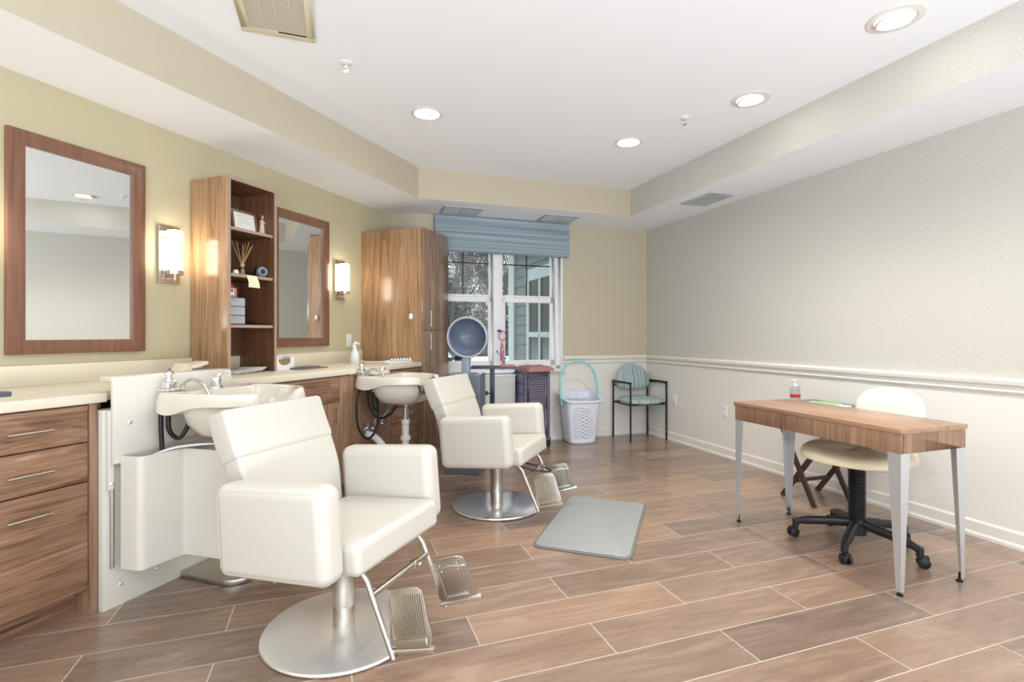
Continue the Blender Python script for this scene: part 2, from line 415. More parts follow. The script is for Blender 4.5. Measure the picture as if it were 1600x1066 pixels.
# ------------------------------------------------------------------ the room shell
CEIL, SOFF, TOP = 2.716, 2.438, 2.95
REAR = -2.5
def w2r(p): return (p.dot(RU), p.dot(RV))
corner = w2r(Lf(0, 4.62)); rear_l = Lf(0, 0)
# left wall meets the rear line v = REAR
sL = (REAR - w2r(Lf(0, 0))[1]) / (w2r(Lf(0, 1))[1] - w2r(Lf(0, 0))[1])
rear_l = w2r(Lf(0, sL))
struct(MB().box(-7.5, 3.69, REAR, 5.6, -.12, 0).build('floor', 'floor', rot=ROT_R, smooth=False))
# left wall (object y runs along the wall)
struct(MB().box(-.12, 0, sL, 4.62 + .12, 0, TOP).build('wall_left', 'olive_paint', loc=OL, rot=ROT_L, smooth=False))
# right wall: wallpaper above the chair rail, painted wainscot below
wr = MB(); wr.box(0, .12, REAR, 5.47, .93, TOP); wr.cur = 1; wr.box(0, .12, REAR, 5.47, 0, .93)
wr_o = struct(wr.build('wall_right', ['wallpaper', 'wainscot'], loc=Rf(3.571, 0), rot=ROT_R, smooth=False))
# back wall with the window opening, joined to the curved return behind the tall cabinet
WU0, WU1, WZ0, WZ1 = .95, 2.43, .80, 2.20
bw = MB()
def wallseg(u0, u1, z0, z1): bw.cur = 0 if z0 >= .92 else 1; bw.box(u0, u1, 5.346, 5.47, z0, z1)
cu = .93
for u0, u1, z0, z1 in ((WU1, 3.571, .93, TOP), (WU1, 3.571, 0, .93), (cu, WU0, .93, TOP), (cu, WU0, 0, .93),
                       (WU0, WU1, WZ1, TOP), (WU0, WU1, 0, WZ0)): wallseg(u0, u1, z0, z1)
a = Vector((*w2r(Lf(0, 4.62)), 0)); b2 = Vector((*w2r(Lf(.15, 4.62)), 0)); b3 = Vector((*w2r(Lf(.27, 4.60)), 0))
path = [a, b2] + crv([b2, Vector((b2.x + .09, b2.y - .055, 0)), Vector((cu - .09, 5.352, 0)), Vector((cu, 5.346, 0))], 6)[1:]
bw.cur = 0
for i in range(len(path) - 1):
    p, q = path[i], path[i + 1]
    bw.prism([(p.x, p.y), (q.x, q.y), (q.x, q.y + .13), (p.x, p.y + .13)], 0, TOP)
struct(bw.build('wall_back', ['olive_paint_shade', 'wainscot'], rot=ROT_R, smooth=False))
# ceiling: raised tray with painted and papered faces, dropped soffit round it
tl0 = Lf(.62, sL + .2); c_bl = w2r(Vector((-.886, 4.695, 0))); ur, vb = 2.971, 4.743
tl = [w2r(Lf(.622, 4.30)), w2r(Lf(.622, sL))]
sb = (vb - tl[1][1]) / (tl[0][1] - tl[1][1]); pbl = (tl[1][0] + (tl[0][0] - tl[1][0]) * sb, vb)
ce = MB()
ce.add([(-7.5, REAR, CEIL), (3.69, REAR, CEIL), (3.69, 5.5, CEIL), (-7.5, 5.5, CEIL), (-7.5, REAR, TOP), (3.69, REAR, TOP), (3.69, 5.5, TOP), (-7.5, 5.5, TOP)],
       [(0, 3, 2, 1), (4, 5, 6, 7), (0, 1, 5, 4), (1, 2, 6, 5), (2, 3, 7, 6), (3, 0, 4, 7)])
tlr = (tl[1][0], REAR)
# soffit undersides
ce.add([(*tlr, SOFF), (*pbl, SOFF), (pbl[0], 5.5, SOFF), (-7.5, 5.5, SOFF), (-7.5, REAR, SOFF)], [(0, 1, 2, 3, 4)])
ce.add([(*pbl, SOFF), (ur, vb, SOFF), (ur, 5.5, SOFF), (pbl[0], 5.5, SOFF)], [(0, 1, 2, 3)])
ce.add([(ur, REAR, SOFF), (3.60, REAR, SOFF), (3.60, 5.5, SOFF), (ur, 5.5, SOFF)], [(0, 1, 2, 3)])
ce.cur = 1
ce.add([(*tlr, SOFF), (*pbl, SOFF), (*pbl, CEIL), (*tlr, CEIL)], [(0, 1, 2, 3)])
ce.add([(*pbl, SOFF), (ur, vb, SOFF), (ur, vb, CEIL), (*pbl, CEIL)], [(0, 1, 2, 3)])
ce.cur = 2
ce.add([(ur, vb, SOFF), (ur, REAR, SOFF), (ur, REAR, CEIL), (ur, vb, CEIL)], [(0, 1, 2, 3)])
struct(ce.build('ceiling', ['ceiling', 'olive_paint_shade', 'wallpaper'], rot=ROT_R, smooth=False))
# baseboards and chair rails
def molding(name, prof, length_pts, mat, frame_rot):
    m = MB(); (x0, y0), (x1, y1), (nx, ny) = length_pts
    rings = [[(x + nx * d, y + ny * d, z) for d, z in prof] for x, y in ((x0, y0), (x1, y1))]
    m.loft(rings); return struct(m.build(name, mat, rot=frame_rot, smooth=False))
base_p = [(0, 0), (.022, 0), (.022, .018), (.014, .03), (.013, .085), (.006, .095), (0, .095)]
rail_p = [(0, .852), (.012, .854), (.018, .866), (.012, .874), (.016, .892), (.030, .905), (.034, .925), (.026, .938), (0, .940)]
molding('baseboard_back', base_p, ((.98, 5.346), (3.571, 5.346), (0, -1)), 'white_paint', ROT_R)
molding('baseboard_right', base_p, ((3.571, REAR), (3.571, 5.346), (-1, 0)), 'white_paint', ROT_R)
molding('trim_1', rail_p, ((2.46, 5.346), (3.571, 5.346), (0, -1)), 'white_paint', ROT_R)
molding('trim_2', rail_p, ((3.571, REAR), (3.571, 5.346), (-1, 0)), 'white_paint', ROT_R)

# ------------------------------------------------------------------ window
win = struct(thing('window_1', None, None, Rf(WU0, 5.346, 0), ROT_R))
W = WU1 - WU0; cm = 1.69 - WU0
fr = MB()
for x0, x1, z0, z1 in ((0, .05, WZ0, WZ1), (W - .06, W, WZ0, WZ1), (0, W, WZ0, WZ0 + .04), (0, W, WZ1 - .06, WZ1), (cm - .05, cm + .05, WZ0 + .04, WZ1 - .06)):
    fr.box(x0, x1, -.004, .11, z0, z1)
fr.build('window_frame', 'plastic_w', win, bev=.003)
cs = MB()
for x0, x1, z0, z1 in ((-.02, 0, WZ0 - .04, WZ1 + .02), (W, W + .028, WZ0 - .04, WZ1 + .02)): cs.box(x0, x1, -.016, 0, z0, z1)
cs.build('window_casing', 'plastic_w', win, bev=.003)
MB().box(-.03, W + .045, -.045, .0, WZ0 - .035, WZ0).build('window_sill', 'plastic_w', win, bev=.004)
zm = 1.585
for (a0, a1) in ((.05, cm - .05), (cm + .05, W - .06)):
    up = MB(); w_ = .028
    for x0, x1, z0, z1 in ((a0, a0 + w_, zm, WZ1 - .06), (a1 - w_, a1, zm, WZ1 - .06), (a0, a1, zm, zm + .035), (a0, a1, WZ1 - .1, WZ1 - .06)): up.box(x0, x1, .07, .10, z0, z1)
    up.build('upper_sash', 'plastic_w', win, bev=.002)
    lw = MB(); w_ = .045
    for x0, x1, z0, z1 in ((a0, a0 + w_, WZ0 + .04, zm + .005), (a1 - w_, a1, WZ0 + .04, zm + .005), (a0, a1, zm - .045, zm + .005), (a0, a1, WZ0 + .04, WZ0 + .10)): lw.box(x0, x1, .03, .065, z0, z1)
    lw.build('lower_sash', 'plastic_w', win, bev=.002)
    g = MB(); mid = (a0 + a1) / 2
    g.box(mid - .006, mid + .006, .078, .09, zm + .035, WZ1 - .1).box(a0 + .028, a1 - .028, .078, .09, 1.955, 1.967)
    g.build('grille_bar', 'grille_bar', win, smooth=False)
    MB().box(a0 + .02, a1 - .02, .084, .086, zm + .02, WZ1 - .08).build('upper_pane', 'pane', win, smooth=False)
    MB().box(a0 + .03, a1 - .03, .046, .048, WZ0 + .08, zm - .03).build('lower_pane', 'pane', win, smooth=False)
    lk = MB(); lk.rbox(a0 + (a1 - a0) * .3 - .03, a0 + (a1 - a0) * .3 + .03, .04, .07, zm + .005, zm + .02, .006)
    lk.rbox(a0 + (a1 - a0) * .75 - .03, a0 + (a1 - a0) * .75 + .03, .04, .07, zm + .005, zm + .02, .006)
    lk.build('sash_lock', 'plastic_w', win)
# valance
va = MB(); va.rbox(0, 1.53, -.055, .0, 0, .378, .008)
for z in (.012, .366): va.tube([(0.004, -.056, z), (1.526, -.056, z)], .003, 6)
tag(va.build('window_valance', 'valance', loc=Rf(.99, 5.344, 2.055), rot=ROT_R), 'blue woven striped fabric valance across the top of the window', 'valance')

# ------------------------------------------------------------------ exterior
struct(MB().box(-40, 40, 5.6, 60, -.5, -.35).build('trim_3', 'snow', rot=ROT_R, smooth=False)).name = 'snowy_ground'
struct(MB().box(-20, 25, -22, REAR - .1, -.3, -.12).build('snowy_ground', 'snow', rot=ROT_R, smooth=False))  # unseen ground behind the room, added to bounce light up to the ceiling
wing = thing('building_wing', 'grey green sided building wing with pale trim seen through the window', 'building', Rf(2.62, 5.56, -.35), ROT_R)
wm = MB(); wm.box(0, 2.5, 0, 2.0, 0, 4.2)
for i in range(30): wm.add([(-.004, 0, i * .14), (-.018, 0, i * .14), (-.004, 0, i * .14 + .13), (-.004, 2.0, i * .14), (-.018, 2.0, i * .14), (-.004, 2.0, i * .14 + .13)], [(0, 1, 2), (3, 5, 4), (0, 3, 4, 1), (1, 4, 5, 2), (0, 2, 5, 3)])
wm.build('siding_wall', 'siding', wing, smooth=False)
MB().box(-.05, .0, 1.78, 2.03, 0, 3.2).build('corner_board', 'ext_trim', wing, bev=.004)
MB().box(-.36, .04, -.05, 2.5, 2.98, 3.16).box(-.36, .0, -.05, 2.3, 2.94, 2.98).build('eave', 'ext_trim', wing, bev=.004)
wf = MB()
for y0, y1, z0, z1 in ((.28, .37, .7, 2.42), (1.15, 1.24, .7, 2.42), (.28, 1.24, .62, .72), (.24, 1.28, 2.28, 2.44), (.37, 1.15, 1.50, 1.57), (.73, .79, .7, 2.3)): wf.box(-.05, .0, y0, y1, z0, z1)
wfo = wf.build('wing_window', 'ext_trim', wing, bev=.003)
MB().box(-.03, -.02, .35, 1.17, .7, 2.32).build('glass', 'dark_glass', wfo, smooth=False)
# trees
def branch(m, p, d, L, r, depth, rnd, n=5):
    k = 4; pts = [p]; rs = [r]; dd = d.copy()
    for i in range(k):
        dd = (dd + Vector((rnd.uniform(-.13, .13), rnd.uniform(-.13, .13), rnd.uniform(0, .12)))).normalized()
        pts.append(pts[-1] + dd * L / k); rs.append(max(.006, r * (1 - .5 * (i + 1) / k)))
    m.tube(pts, rs, n if depth > 3 else (4 if depth > 1 else 3))
    if depth <= 0: return
    for j in range(5 if depth < 4 else 4):
        i = 1 + (j % k); q = pts[i]
        ax = Vector((rnd.uniform(-1, 1), rnd.uniform(-1, 1), rnd.uniform(-.1, .5))).normalized()
        nd = (dd + ax * rnd.uniform(.45, .85)).normalized()
        branch(m, q, nd, L * rnd.uniform(.5, .72), max(.006, rs[i] * .55), depth - 1, rnd)
def bare_tree(u, v, h, seed, label):
    rnd = random.Random(seed); m = MB()
    branch(m, Vector((0, 0, -.02)), Vector((0, 0, 1)), h * .42, h * .010, 5, rnd)
    return tag(m.build('bare_tree', 'bark', loc=Rf(u, v, -.35), smooth=False), label, 'tree', 'bare trees beyond the window')
bare_tree(2.3, 14.2, 9, 3, 'tall bare tree with forked trunk in the middle of the left pane')
bare_tree(1.0, 17.5, 9, 5, 'bare winter tree close to the cabinet edge of the window')
bare_tree(3.7, 16.5, 9, 8, 'bare winter tree seen just left of the window mullion')
bare_tree(1.9, 21, 10, 11, 'distant thin bare tree deep among the woods')
bare_tree(5.8, 17.5, 9, 14, 'bare winter tree seen through the right pane beside the building wing')
bare_tree(3.1, 24, 11, 17, 'far bare tree rising behind the spruce')
bare_tree(.1, 24, 11, 19, 'far bare tree at the left end of the view')
def spruce(u, v, h, seed, label, low=0.0):
    rnd = random.Random(seed); t = thing('spruce_tree', label, 'tree', Rf(u, v, -.35)); m = MB(); sn = MB()
    n = int(h * 5)
    for i in range(n):
        z = h * (low + (1 - low) * i / n) + .1; R = (h * .27) * (1 - i / n) + .06
        for j in range(13):
            a = rnd.uniform(0, 2 * PI); rr = R * rnd.uniform(.7, 1.1); dz = -rr * .28 + rnd.uniform(-.05, .05)
            ux, uy = math.cos(a), math.sin(a); wd = rr * .2
            vs = [(0, 0, z), (ux * rr * .55 - uy * wd, uy * rr * .55 + ux * wd, z + dz * .5), (ux * rr, uy * rr, z + dz), (ux * rr * .55 + uy * wd, uy * rr * .55 - ux * wd, z + dz * .5),
                  (ux * rr * .55, uy * rr * .55, z + dz * .5 - .1 * rr - .02)]
            m.add(vs, [(0, 1, 2, 3), (0, 4, 1), (1, 4, 2), (2, 4, 3), (3, 4, 0)])
            if rnd.random() < .35:
                sn.add([(ux * rr * .4 - uy * wd * .5, uy * rr * .4 + ux * wd * .5, z + dz * .4 + .03), (ux * rr * .9, uy * rr * .9, z + dz * .9 + .02), (ux * rr * .4 + uy * wd * .5, uy * rr * .4 - ux * wd * .5, z + dz * .4 + .03), (ux * rr * .55, uy * rr * .55, z + dz * .5)], [(0, 1, 2), (0, 3, 1), (1, 3, 2), (0, 2, 3)])
    m.build('foliage', 'needle', t, smooth=False); sn.build('snow_cover', 'snow', t, smooth=False)['kind'] = 'stuff'
    MB().cyl((0, 0, 0), (0, 0, h * .6), .08, 8).build('trunk', 'bark', t)
spruce(4.3, 22, 6.6, 2, 'dark spruce rising behind the bare trees left of the mullion')
spruce(4.35, 10.0, 2.1, 4, 'small snow dusted evergreen beside the corner of the building wing')
spruce(.2, 27, 7, 6, 'distant spruce behind the left hand trees')
def brush(u0, u1, v, h, seed, label):
    rnd = random.Random(seed); m = MB()
    for i in range(11000):
        u = rnd.uniform(u0, u1); vv = v + rnd.uniform(-1.5, 1.5); z = h * (.75 + .25 * math.sin(u * 1.3 + seed)) * rnd.random() ** 2.0
        a = rnd.uniform(0, PI); L = rnd.uniform(.5, 1.5); dx, dz = math.cos(a) * L, abs(math.sin(a)) * L; t = rnd.uniform(.01, .035)
        m.add([(u - t, vv, z), (u + t, vv, z), (u + dx + t, vv + rnd.uniform(-.2, .2), z + dz), (u + dx * .5, vv + .03, z + dz * .5 + .05)], [(0, 1, 2), (0, 2, 3), (0, 3, 1), (1, 3, 2)])
    
    tag(m.build('winter_brush', 'brush', loc=(0, 0, -.4), rot=ROT_R, smooth=False), label, 'shrubs', kind='stuff')
brush(-6, 16, 36, 10.0, 1, 'brown winter woodland brush at the back of the snowy yard')

# ------------------------------------------------------------------ ceiling fittings
def downlight(p, label, tilt=None, r=.085):
    t = thing('ceiling_downlight', label, 'ceiling light', (p[0], p[1], CEIL), 0, 'recessed downlights in the ceiling')
    if tilt is None:
        MB().lathe([(r, 0), (r + .02, -.001), (r + .022, -.006), (r + .004, -.009), (r - .004, -.004), (r - .006, 0)], 36).build('trim_ring', 'white_paint', t)
        MB().lathe([(0, -.0045), (r * .96, -.0045), (r * .97, -.0005), (0, -.0005)], 36).build('lens', 'lens', t)
    else:
        MB().lathe([(r + .002, -.001), (r + .032, -.001), (r + .033, -.005), (r + .004, -.008), (r - .002, -.004)], 36).build('trim_ring', 'white_paint', t)
        e = MB(); e.M = Rz(tilt) @ T(0, 0, -.008) @ Ry(-.12)
        e.lathe([(r * .98, .008), (r * .98, -.006), (r * .90, -.008), (r * .82, -.003)], 36); e.build('gimbal_ring', 'white_paint', t)
        l = MB(); l.M = Rz(tilt) @ T(0, 0, -.008) @ Ry(-.12)
        l.lathe([(0, -.003), (r * .82, -.003), (r * .82, .001), (0, .001)], 36); l.build('lens', 'lens_aimed', t)
    sp = bpy.data.lights.new('downlight_beam', 'SPOT'); sp.energy = DOWN_W if tilt is None else AIMED_W; sp.color = LIGHT_WARM
    sp.spot_size = math.radians(150 if tilt is None else 128); sp.spot_blend = 1.0 if tilt is None else .7; sp.shadow_soft_size = .05
    so = bpy.data.objects.new('beam', sp); COL.objects.link(so); so.parent = t; so.location = (0, 0, -.03)
    if tilt is not None: so.rotation_euler = (0, .14, tilt)
    return t
downlight((-.589, 3.564), 'round lit ceiling downlight nearest the shampoo stations')
downlight((.926, 4.097), 'round lit ceiling downlight nearest the window corner')
downlight((1.553, 3.351), 'tilted lit downlight between the other two along the papered tray side', ROT_R)
downlight((1.858, 2.496), 'tilted lit downlight nearest the camera above the desk', ROT_R)
for p, lb in (((.35, 1.1), 'added unseen ceiling downlight just above the frame over the open floor'), ((-.9, -.6), 'added unseen ceiling downlight behind the camera on the left')):  # two unseen downlights added as extra light for the room
    downlight(p, lb)
for p, lb in (((-.934, 2.902), 'small white sprinkler head on the ceiling near the square vent'), ((1.22, 3.638), 'small white sprinkler head on the ceiling between the downlights')):
    t = thing('ceiling_sprinkler', lb, 'sprinkler', (p[0], p[1], CEIL))
    MB().lathe([(0, 0), (.035, 0), (.034, -.004), (.014, -.01), (0, -.011)], 24).build('escutcheon', 'plastic_w', t)
    sp = MB(); sp.cyl((0, 0, -.005), (0, 0, -.022), .009, 12)
    for sg in (-1, 1): sp.tube(crv([(sg * .008, 0, -.02), (sg * .014, 0, -.032), (0, 0, -.045)], 4), .002, 6)
    sp.lathe([(0, -.045), (.014, -.045), (.014, -.048), (0, -.048)], 16); sp.build('sprinkler_frame', 'chrome', t)
# square return vent
v = thing('ceiling_vent', 'large square cream return vent in the raised ceiling', 'vent', Rf(-.26, 2.62, CEIL), ROT_R)
fm = MB(); S = .17
for x0, x1, y0, y1 in ((-S, S, -S * 1.5, -S * 1.5 + .04), (-S, S, S * 1.5 - .04, S * 1.5), (-S, -S + .04, -S * 1.5 + .04, S * 1.5 - .04), (S - .04, S, -S * 1.5 + .04, S * 1.5 - .04)): fm.box(x0, x1, y0, y1, -.012, 0)
for x in (-.065, 0, .065): fm.box(x - .003, x + .003, -S * 1.5 + .04, S * 1.5 - .04, -.009, 0)
fm.build('frame', 'vent_y', v, bev=.002)
MB().box(-S + .03, S - .03, -S * 1.5 + .03, S * 1.5 - .03, -.002, 0).build('backing', 'vent_d', v, smooth=False)
lv = MB()
for i in range(50):
    y = -S * 1.5 + .043 + i * .0087; lv.add([(-S + .04, y, -.002), (S - .04, y, -.002), (S - .04, y + .005, -.008), (-S + .04, y + .005, -.008), (-S + .04, y + .0012, -.002), (S - .04, y + .0012, -.002), (S - .04, y + .0062, -.008), (-S + .04, y + .0062, -.008)], [(0, 1, 2, 3), (7, 6, 5, 4), (0, 4, 5, 1), (3, 2, 6, 7), (0, 3, 7, 4), (1, 5, 6, 2)])
lv.build('louvre_slats', pmat('vent_slat', (178, 170, 148), .6), v, smooth=False)
def soffit_vent(u, v_, rot, label, Lx=.40, Ly=.30):
    t = thing('air_diffuser', label, 'vent', Rf(u, v_, SOFF), ROT_R + rot)
    f = MB(); b = .035
    for x0, x1, y0, y1 in ((-Lx / 2, Lx / 2, -Ly / 2, -Ly / 2 + b), (-Lx / 2, Lx / 2, Ly / 2 - b, Ly / 2), (-Lx / 2, -Lx / 2 + b, -Ly / 2 + b, Ly / 2 - b), (Lx / 2 - b, Lx / 2, -Ly / 2 + b, Ly / 2 - b), (-.006, .006, -Ly / 2 + b, Ly / 2 - b)): f.box(x0, x1, y0, y1, -.007, 0)
    f.build('frame', 'vent_g', t, bev=.001)
    MB().box(-Lx / 2 + .02, Lx / 2 - .02, -Ly / 2 + .02, Ly / 2 - .02, -.0015, 0).build('backing', 'vent_d', t, smooth=False)
    for sg in (-1, 1):
        s_ = MB(); n = 14; x0 = .008 if sg > 0 else -Lx / 2 + b; x1 = Lx / 2 - b if sg > 0 else -.008
        for i in range(n):
            y = -Ly / 2 + b + (Ly - 2 * b) * (i + .2) / n
            s_.box(x0, x1, y, y + (Ly - 2 * b) / n * (.72 if sg > 0 else .5), -.006, -.002)
        s_.build('louvre_slats', 'vent_g', t, smooth=False)
soffit_vent(1.22, 5.09, 0, 'grey supply vent in the soffit above the cabinet end of the window')
soffit_vent(2.29, 5.09, 0, 'grey supply vent in the soffit above the right end of the valance')
soffit_vent(3.27, 3.93, PI / 2, 'grey supply vent in the soffit along the papered wall', .40, .28)

# ------------------------------------------------------------------ left wall: mirrors, sconces
def mirror(s0, s1, z0, z1, label):
    t = thing('wall_mirror', label, 'mirror', Lf(0, s0, z0), ROT_L, 'framed salon mirrors'); W_, H_ = s1 - s0, z1 - z0; b = .07
    m = MB(); P = [(0, 0), (W_, 0), (W_, H_), (0, H_)]; Q = [(b, b), (W_ - b, b), (W_ - b, H_ - b), (b, H_ - b)]
    rings = []
    for d, (sx_, k) in enumerate(((0, P), (.03, P), (.03, Q), (.018, Q), (0, Q))): rings.append([(sx_ + .001, y, z) for y, z in k])
    m.loft(rings, cap=(False, False)); m.loft([rings[-1], rings[0]], cap=(False, False))
    m.build('mirror_frame', 'cherry', t, bev=.003)
    MB().box(.006, .014, b - .01, W_ - b + .01, b - .01, H_ - b + .01).build('mirror_glass', 'mirror', t, smooth=False)
mirror(1.430, 2.066, 1.088, 2.165, 'brown wood framed mirror above the left drawers')
mirror(3.000, 3.636, 1.088, 2.160, 'brown wood framed mirror behind the open shelf unit')
def sconce(s, label):
    t = thing('wall_sconce', label, 'wall light', Lf(0, s, 1.495), ROT_L, 'lit wall sconces')
    MB().rbox(.001, .018, -.067, .067, 0, .352, .003).build('backplate', 'nickel_polished', t)
    g = MB(); g.lathe([(0, 0), (.040, 0), (.042, .004), (.042, .258), (.040, .260), (0, .260)], 40, (.066, 0, .06)); g.build('glass_shade', 'shade', t)
    bn = MB()
    bn.lathe([(.0425, .215), (.0445, .215), (.0445, .222), (.0425, .222)], 40, (.066, 0, .06)); bn.build('metal_band', 'nickel', t); bn = MB()
    bn.lathe([(.0, -.008), (.046, -.008), (.046, .018), (.0425, .018), (.0425, -.002), (0, -.002)], 40, (.066, 0, .06)); bn.build('metal_band', 'nickel', t)
    ar = MB(); ar.tube([(.01, 0, .03), (.066, 0, .03)], .006, 10); ar.cyl((.066, 0, .018), (.066, 0, .054), .008, 12); ar.build('arm', 'nickel', t)
sconce(2.218, 'lit cylinder sconce between the left mirror and the open shelf unit')
sconce(3.790, 'lit cylinder sconce between the second mirror and the tall cabinet')
sconce(1.270, 'lit cylinder sconce left of the left mirror, outside the frame')
def outlet(loc, rot, label, blank=False, w_=.07, h_=.115):
    t = thing('wall_outlet', label, 'outlet', loc, rot)          # local x = out of the wall
    MB().rbox(0, .006, -w_ / 2, w_ / 2, -h_ / 2, h_ / 2, .003).build('cover_plate', 'plastic_w', t)
    if not blank:
        for z in (-.025, .025):
            r = MB().rbox(.005, .009, -.017, .017, z - .014, z + .014, .003).build('socket', 'plastic_w', t)
            sl = MB()
            for y in (-.007, .007): sl.box(.0088, .0094, y - .0015, y + .0015, z - .002, z + .008)
            sl.build('slot', 'ink', r, smooth=False)
outlet(Lf(.0, 3.935, 1.13), ROT_L, 'white outlet on the olive wall above the counter')
outlet(Rf(3.571, 4.024, .445), ROT_R + PI, 'white outlet on the papered wall left of the desk')
outlet(Rf(3.571, 4.80, .46), ROT_R + PI, 'white outlet plate behind the striped armchair')

# ------------------------------------------------------------------ left wall: counters and cabinets
CT = .935
def handle(parent, y, z, L=.145, x=.0, vertical=False, mat='nickel'):
    m = MB()
    if vertical:
        m.tube([(x + .032, y, z - L / 2), (x + .032, y, z + L / 2)], .0055, 10)
        for d in (-L * .32, L * .32): m.tube([(x, y, z + d), (x + .032, y, z + d)], .004, 8)
    else:
        m.tube([(x + .032, y - L / 2, z), (x + .032, y + L / 2, z)], .006, 10)
        for d in (-L * .32, L * .32): m.tube([(x, y + d, z), (x + .032, y + d, z)], .004, 8)
    return m.build('handle', mat, parent)
cab = thing('drawer_cabinet', 'walnut drawer cabinet under the left end of the counter', 'cabinet', Lf(0, .62), ROT_L)
Y1 = .82
cb = MB(); cb.box(.01, .628, 0, Y1 - .03, .113, CT - .042); cb.build('body', 'walnut_v', cab, bev=.001)
MB().box(.01, .56, 0, Y1 - .03, .0, .113).build('toe_kick', 'walnut_h', cab, bev=.001)
MB().box(.01, .655, Y1 - .029, Y1, 0, CT - .042).box(.02, .60, Y1, Y1 + .045, .862, CT - .042).build('side_panel', 'walnut_v', cab, bev=.001)
for z0, z1, hz in ((.736, .886, .809), (.570, .730, .647), (.116, .564, .482)):
    d = bx('drawer', 'walnut_h', cab, .63, .65, .29, Y1 - .033, z0, z1); handle(d, .575, hz, .145, .65)
    d = bx('drawer', 'walnut_h', cab, .63, .65, .002, .286, z0, z1); handle(d, .14, hz, .145, .65)
# long counter with backsplash, notched behind the first shampoo station
ct = thing('countertop', 'cream laminate countertop with backsplash along the olive wall', 'countertop', Lf(0, 0, CT - .041), ROT_L)
c_ = MB(); c_.prism([(.002, .3), (.665, .3), (.665, 1.472), (.60, 1.472), (.60, 2.085), (.665, 2.085), (.665, 4.116), (.002, 4.116)], 0, .041); c_.build('worktop', 'counter', ct, bev=.002)
MB().box(.002, .02, .3, 4.116, .041, .141).build('backsplash', 'counter', ct, bev=.002)
def base_unit(name, label, s0, s1):
    return thing(name, label, 'cabinet', Lf(0, s0), ROT_L)
ba = base_unit('drawer_cabinet', 'walnut base cabinet between the two shampoo stations', 2.09, 3.119)
MB().box(.01, .628, 0, 1.027, .10, CT - .042).build('body', 'walnut_v', ba, bev=.001)
MB().box(.01, .56, 0, 1.027, 0, .10).build('toe_kick', 'walnut_h', ba, bev=.001)
for a0, a1 in ((.002, .442), (.446, .913)):
    d = bx('drawer', 'walnut_h', ba, .63, .65, a0, a1, .71, .885); handle(d, (a0 + a1) / 2 + .01, .797, .13, .65)
    d = bx('door', 'walnut_v', ba, .63, .65, a0, a1, .105, .706); handle(d, a1 - .05, .62, .13, .65, True)
MB().box(.63, .65, .917, 1.027, .105, .885).build('filler', 'walnut_v', ba, bev=.001)
bb = base_unit('basin_cabinet', 'flush walnut panelled cabinet behind the second shampoo basin', 3.12, 3.645)
MB().box(.01, .648, .001, .522, 0, CT - .042).build('panel', 'walnut_v', bb, bev=.001)
bc = base_unit('drawer_cabinet', 'walnut drawer cabinet between the second basin and the tall cabinet', 3.645, 4.1)
MB().box(.01, .628, 0, .47, .10, CT - .042).build('body', 'walnut_v', bc, bev=.001)
MB().box(.01, .56, 0, .47, 0, .10).build('toe_kick', 'walnut_h', bc, bev=.001)
for z0, z1, hz in ((.736, .886, .809), (.570, .730, .647), (.116, .564, .505)):
    d = bx('drawer', 'walnut_h', bc, .63, .65, .003, .467, z0, z1); handle(d, .23, hz, .12, .65)
# tall cabinet
tcb = thing('tall_cabinet', 'tall walnut storage cabinet beside the window', 'cabinet', Lf(0, 4.118), ROT_L)
MB().box(.0, .656, 0, .49, .0, 2.165).build('body', 'walnut_warm', tcb, bev=.001)
for z0, z1, hz in ((.09, 1.222, 1.118), (1.226, 2.162, 1.332)):
    d = bx('door', 'walnut_gloss', tcb, .658, .680, .004, .488, z0, z1); handle(d, .085, hz, .15, .68, True)
hk = MB(); hk.ball((0, 0, 0), .03, 10, (.7, .28, 1)); hk.tube(crv([(0, -.006, -.01), (0, -.022, -.02), (0, -.026, -.008)], 4), .004, 8)
tag(hk.build('adhesive_hook', 'plastic_w', loc=Lf(.554, 4.11, 1.35), rot=ROT_L), 'white oval adhesive hook on the side of the tall cabinet', 'hook')

# open shelf unit standing on the counter
su = thing('open_shelf_unit', 'tall open walnut shelf unit standing on the counter', 'shelf', Lf(0, 2.363, CT), ROT_L)
HW, HD, HH = .385, .33, 1.234
MB().box(.002, HD - .002, 0, .019, 0, HH).box(.002, HD - .002, HW - .019, HW, 0, HH).box(.002, HD - .002, .019, HW - .019, HH - .019, HH).build('carcass', 'walnut_warm', su, bev=.001)
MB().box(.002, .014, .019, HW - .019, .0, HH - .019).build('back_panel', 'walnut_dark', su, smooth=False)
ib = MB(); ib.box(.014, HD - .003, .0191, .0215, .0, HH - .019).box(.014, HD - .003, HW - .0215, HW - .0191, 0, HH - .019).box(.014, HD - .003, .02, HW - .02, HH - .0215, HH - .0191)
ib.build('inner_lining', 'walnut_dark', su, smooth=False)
eb = MB(); eb.box(HD - .002, HD, 0, .019, 0, HH).box(HD - .002, HD, HW - .019, HW, 0, HH).box(HD - .002, HD, .019, HW - .019, HH - .019, HH); eb.build('edge_band', 'walnut_edge', su, smooth=False)
SH = [.312, .634, .926]
for z in SH:
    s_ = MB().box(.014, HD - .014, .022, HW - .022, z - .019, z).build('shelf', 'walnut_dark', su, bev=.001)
    MB().box(HD - .014, HD - .012, .022, HW - .022, z - .019, z).build('edge_band', 'walnut_edge', s_, smooth=False)
pn = MB()
for z in [.1 + .032 * i for i in range(34)]:
    for x in (.05, HD - .05):
        pn.box(x - .0025, x + .0025, HW - .023, HW - .0213, z, z + .005)
pn.build('pin_holes', 'brass', su, smooth=False)
def on_shelf(k, m, s): return Lf(m, s, CT + (SH[k] if k >= 0 else 0))
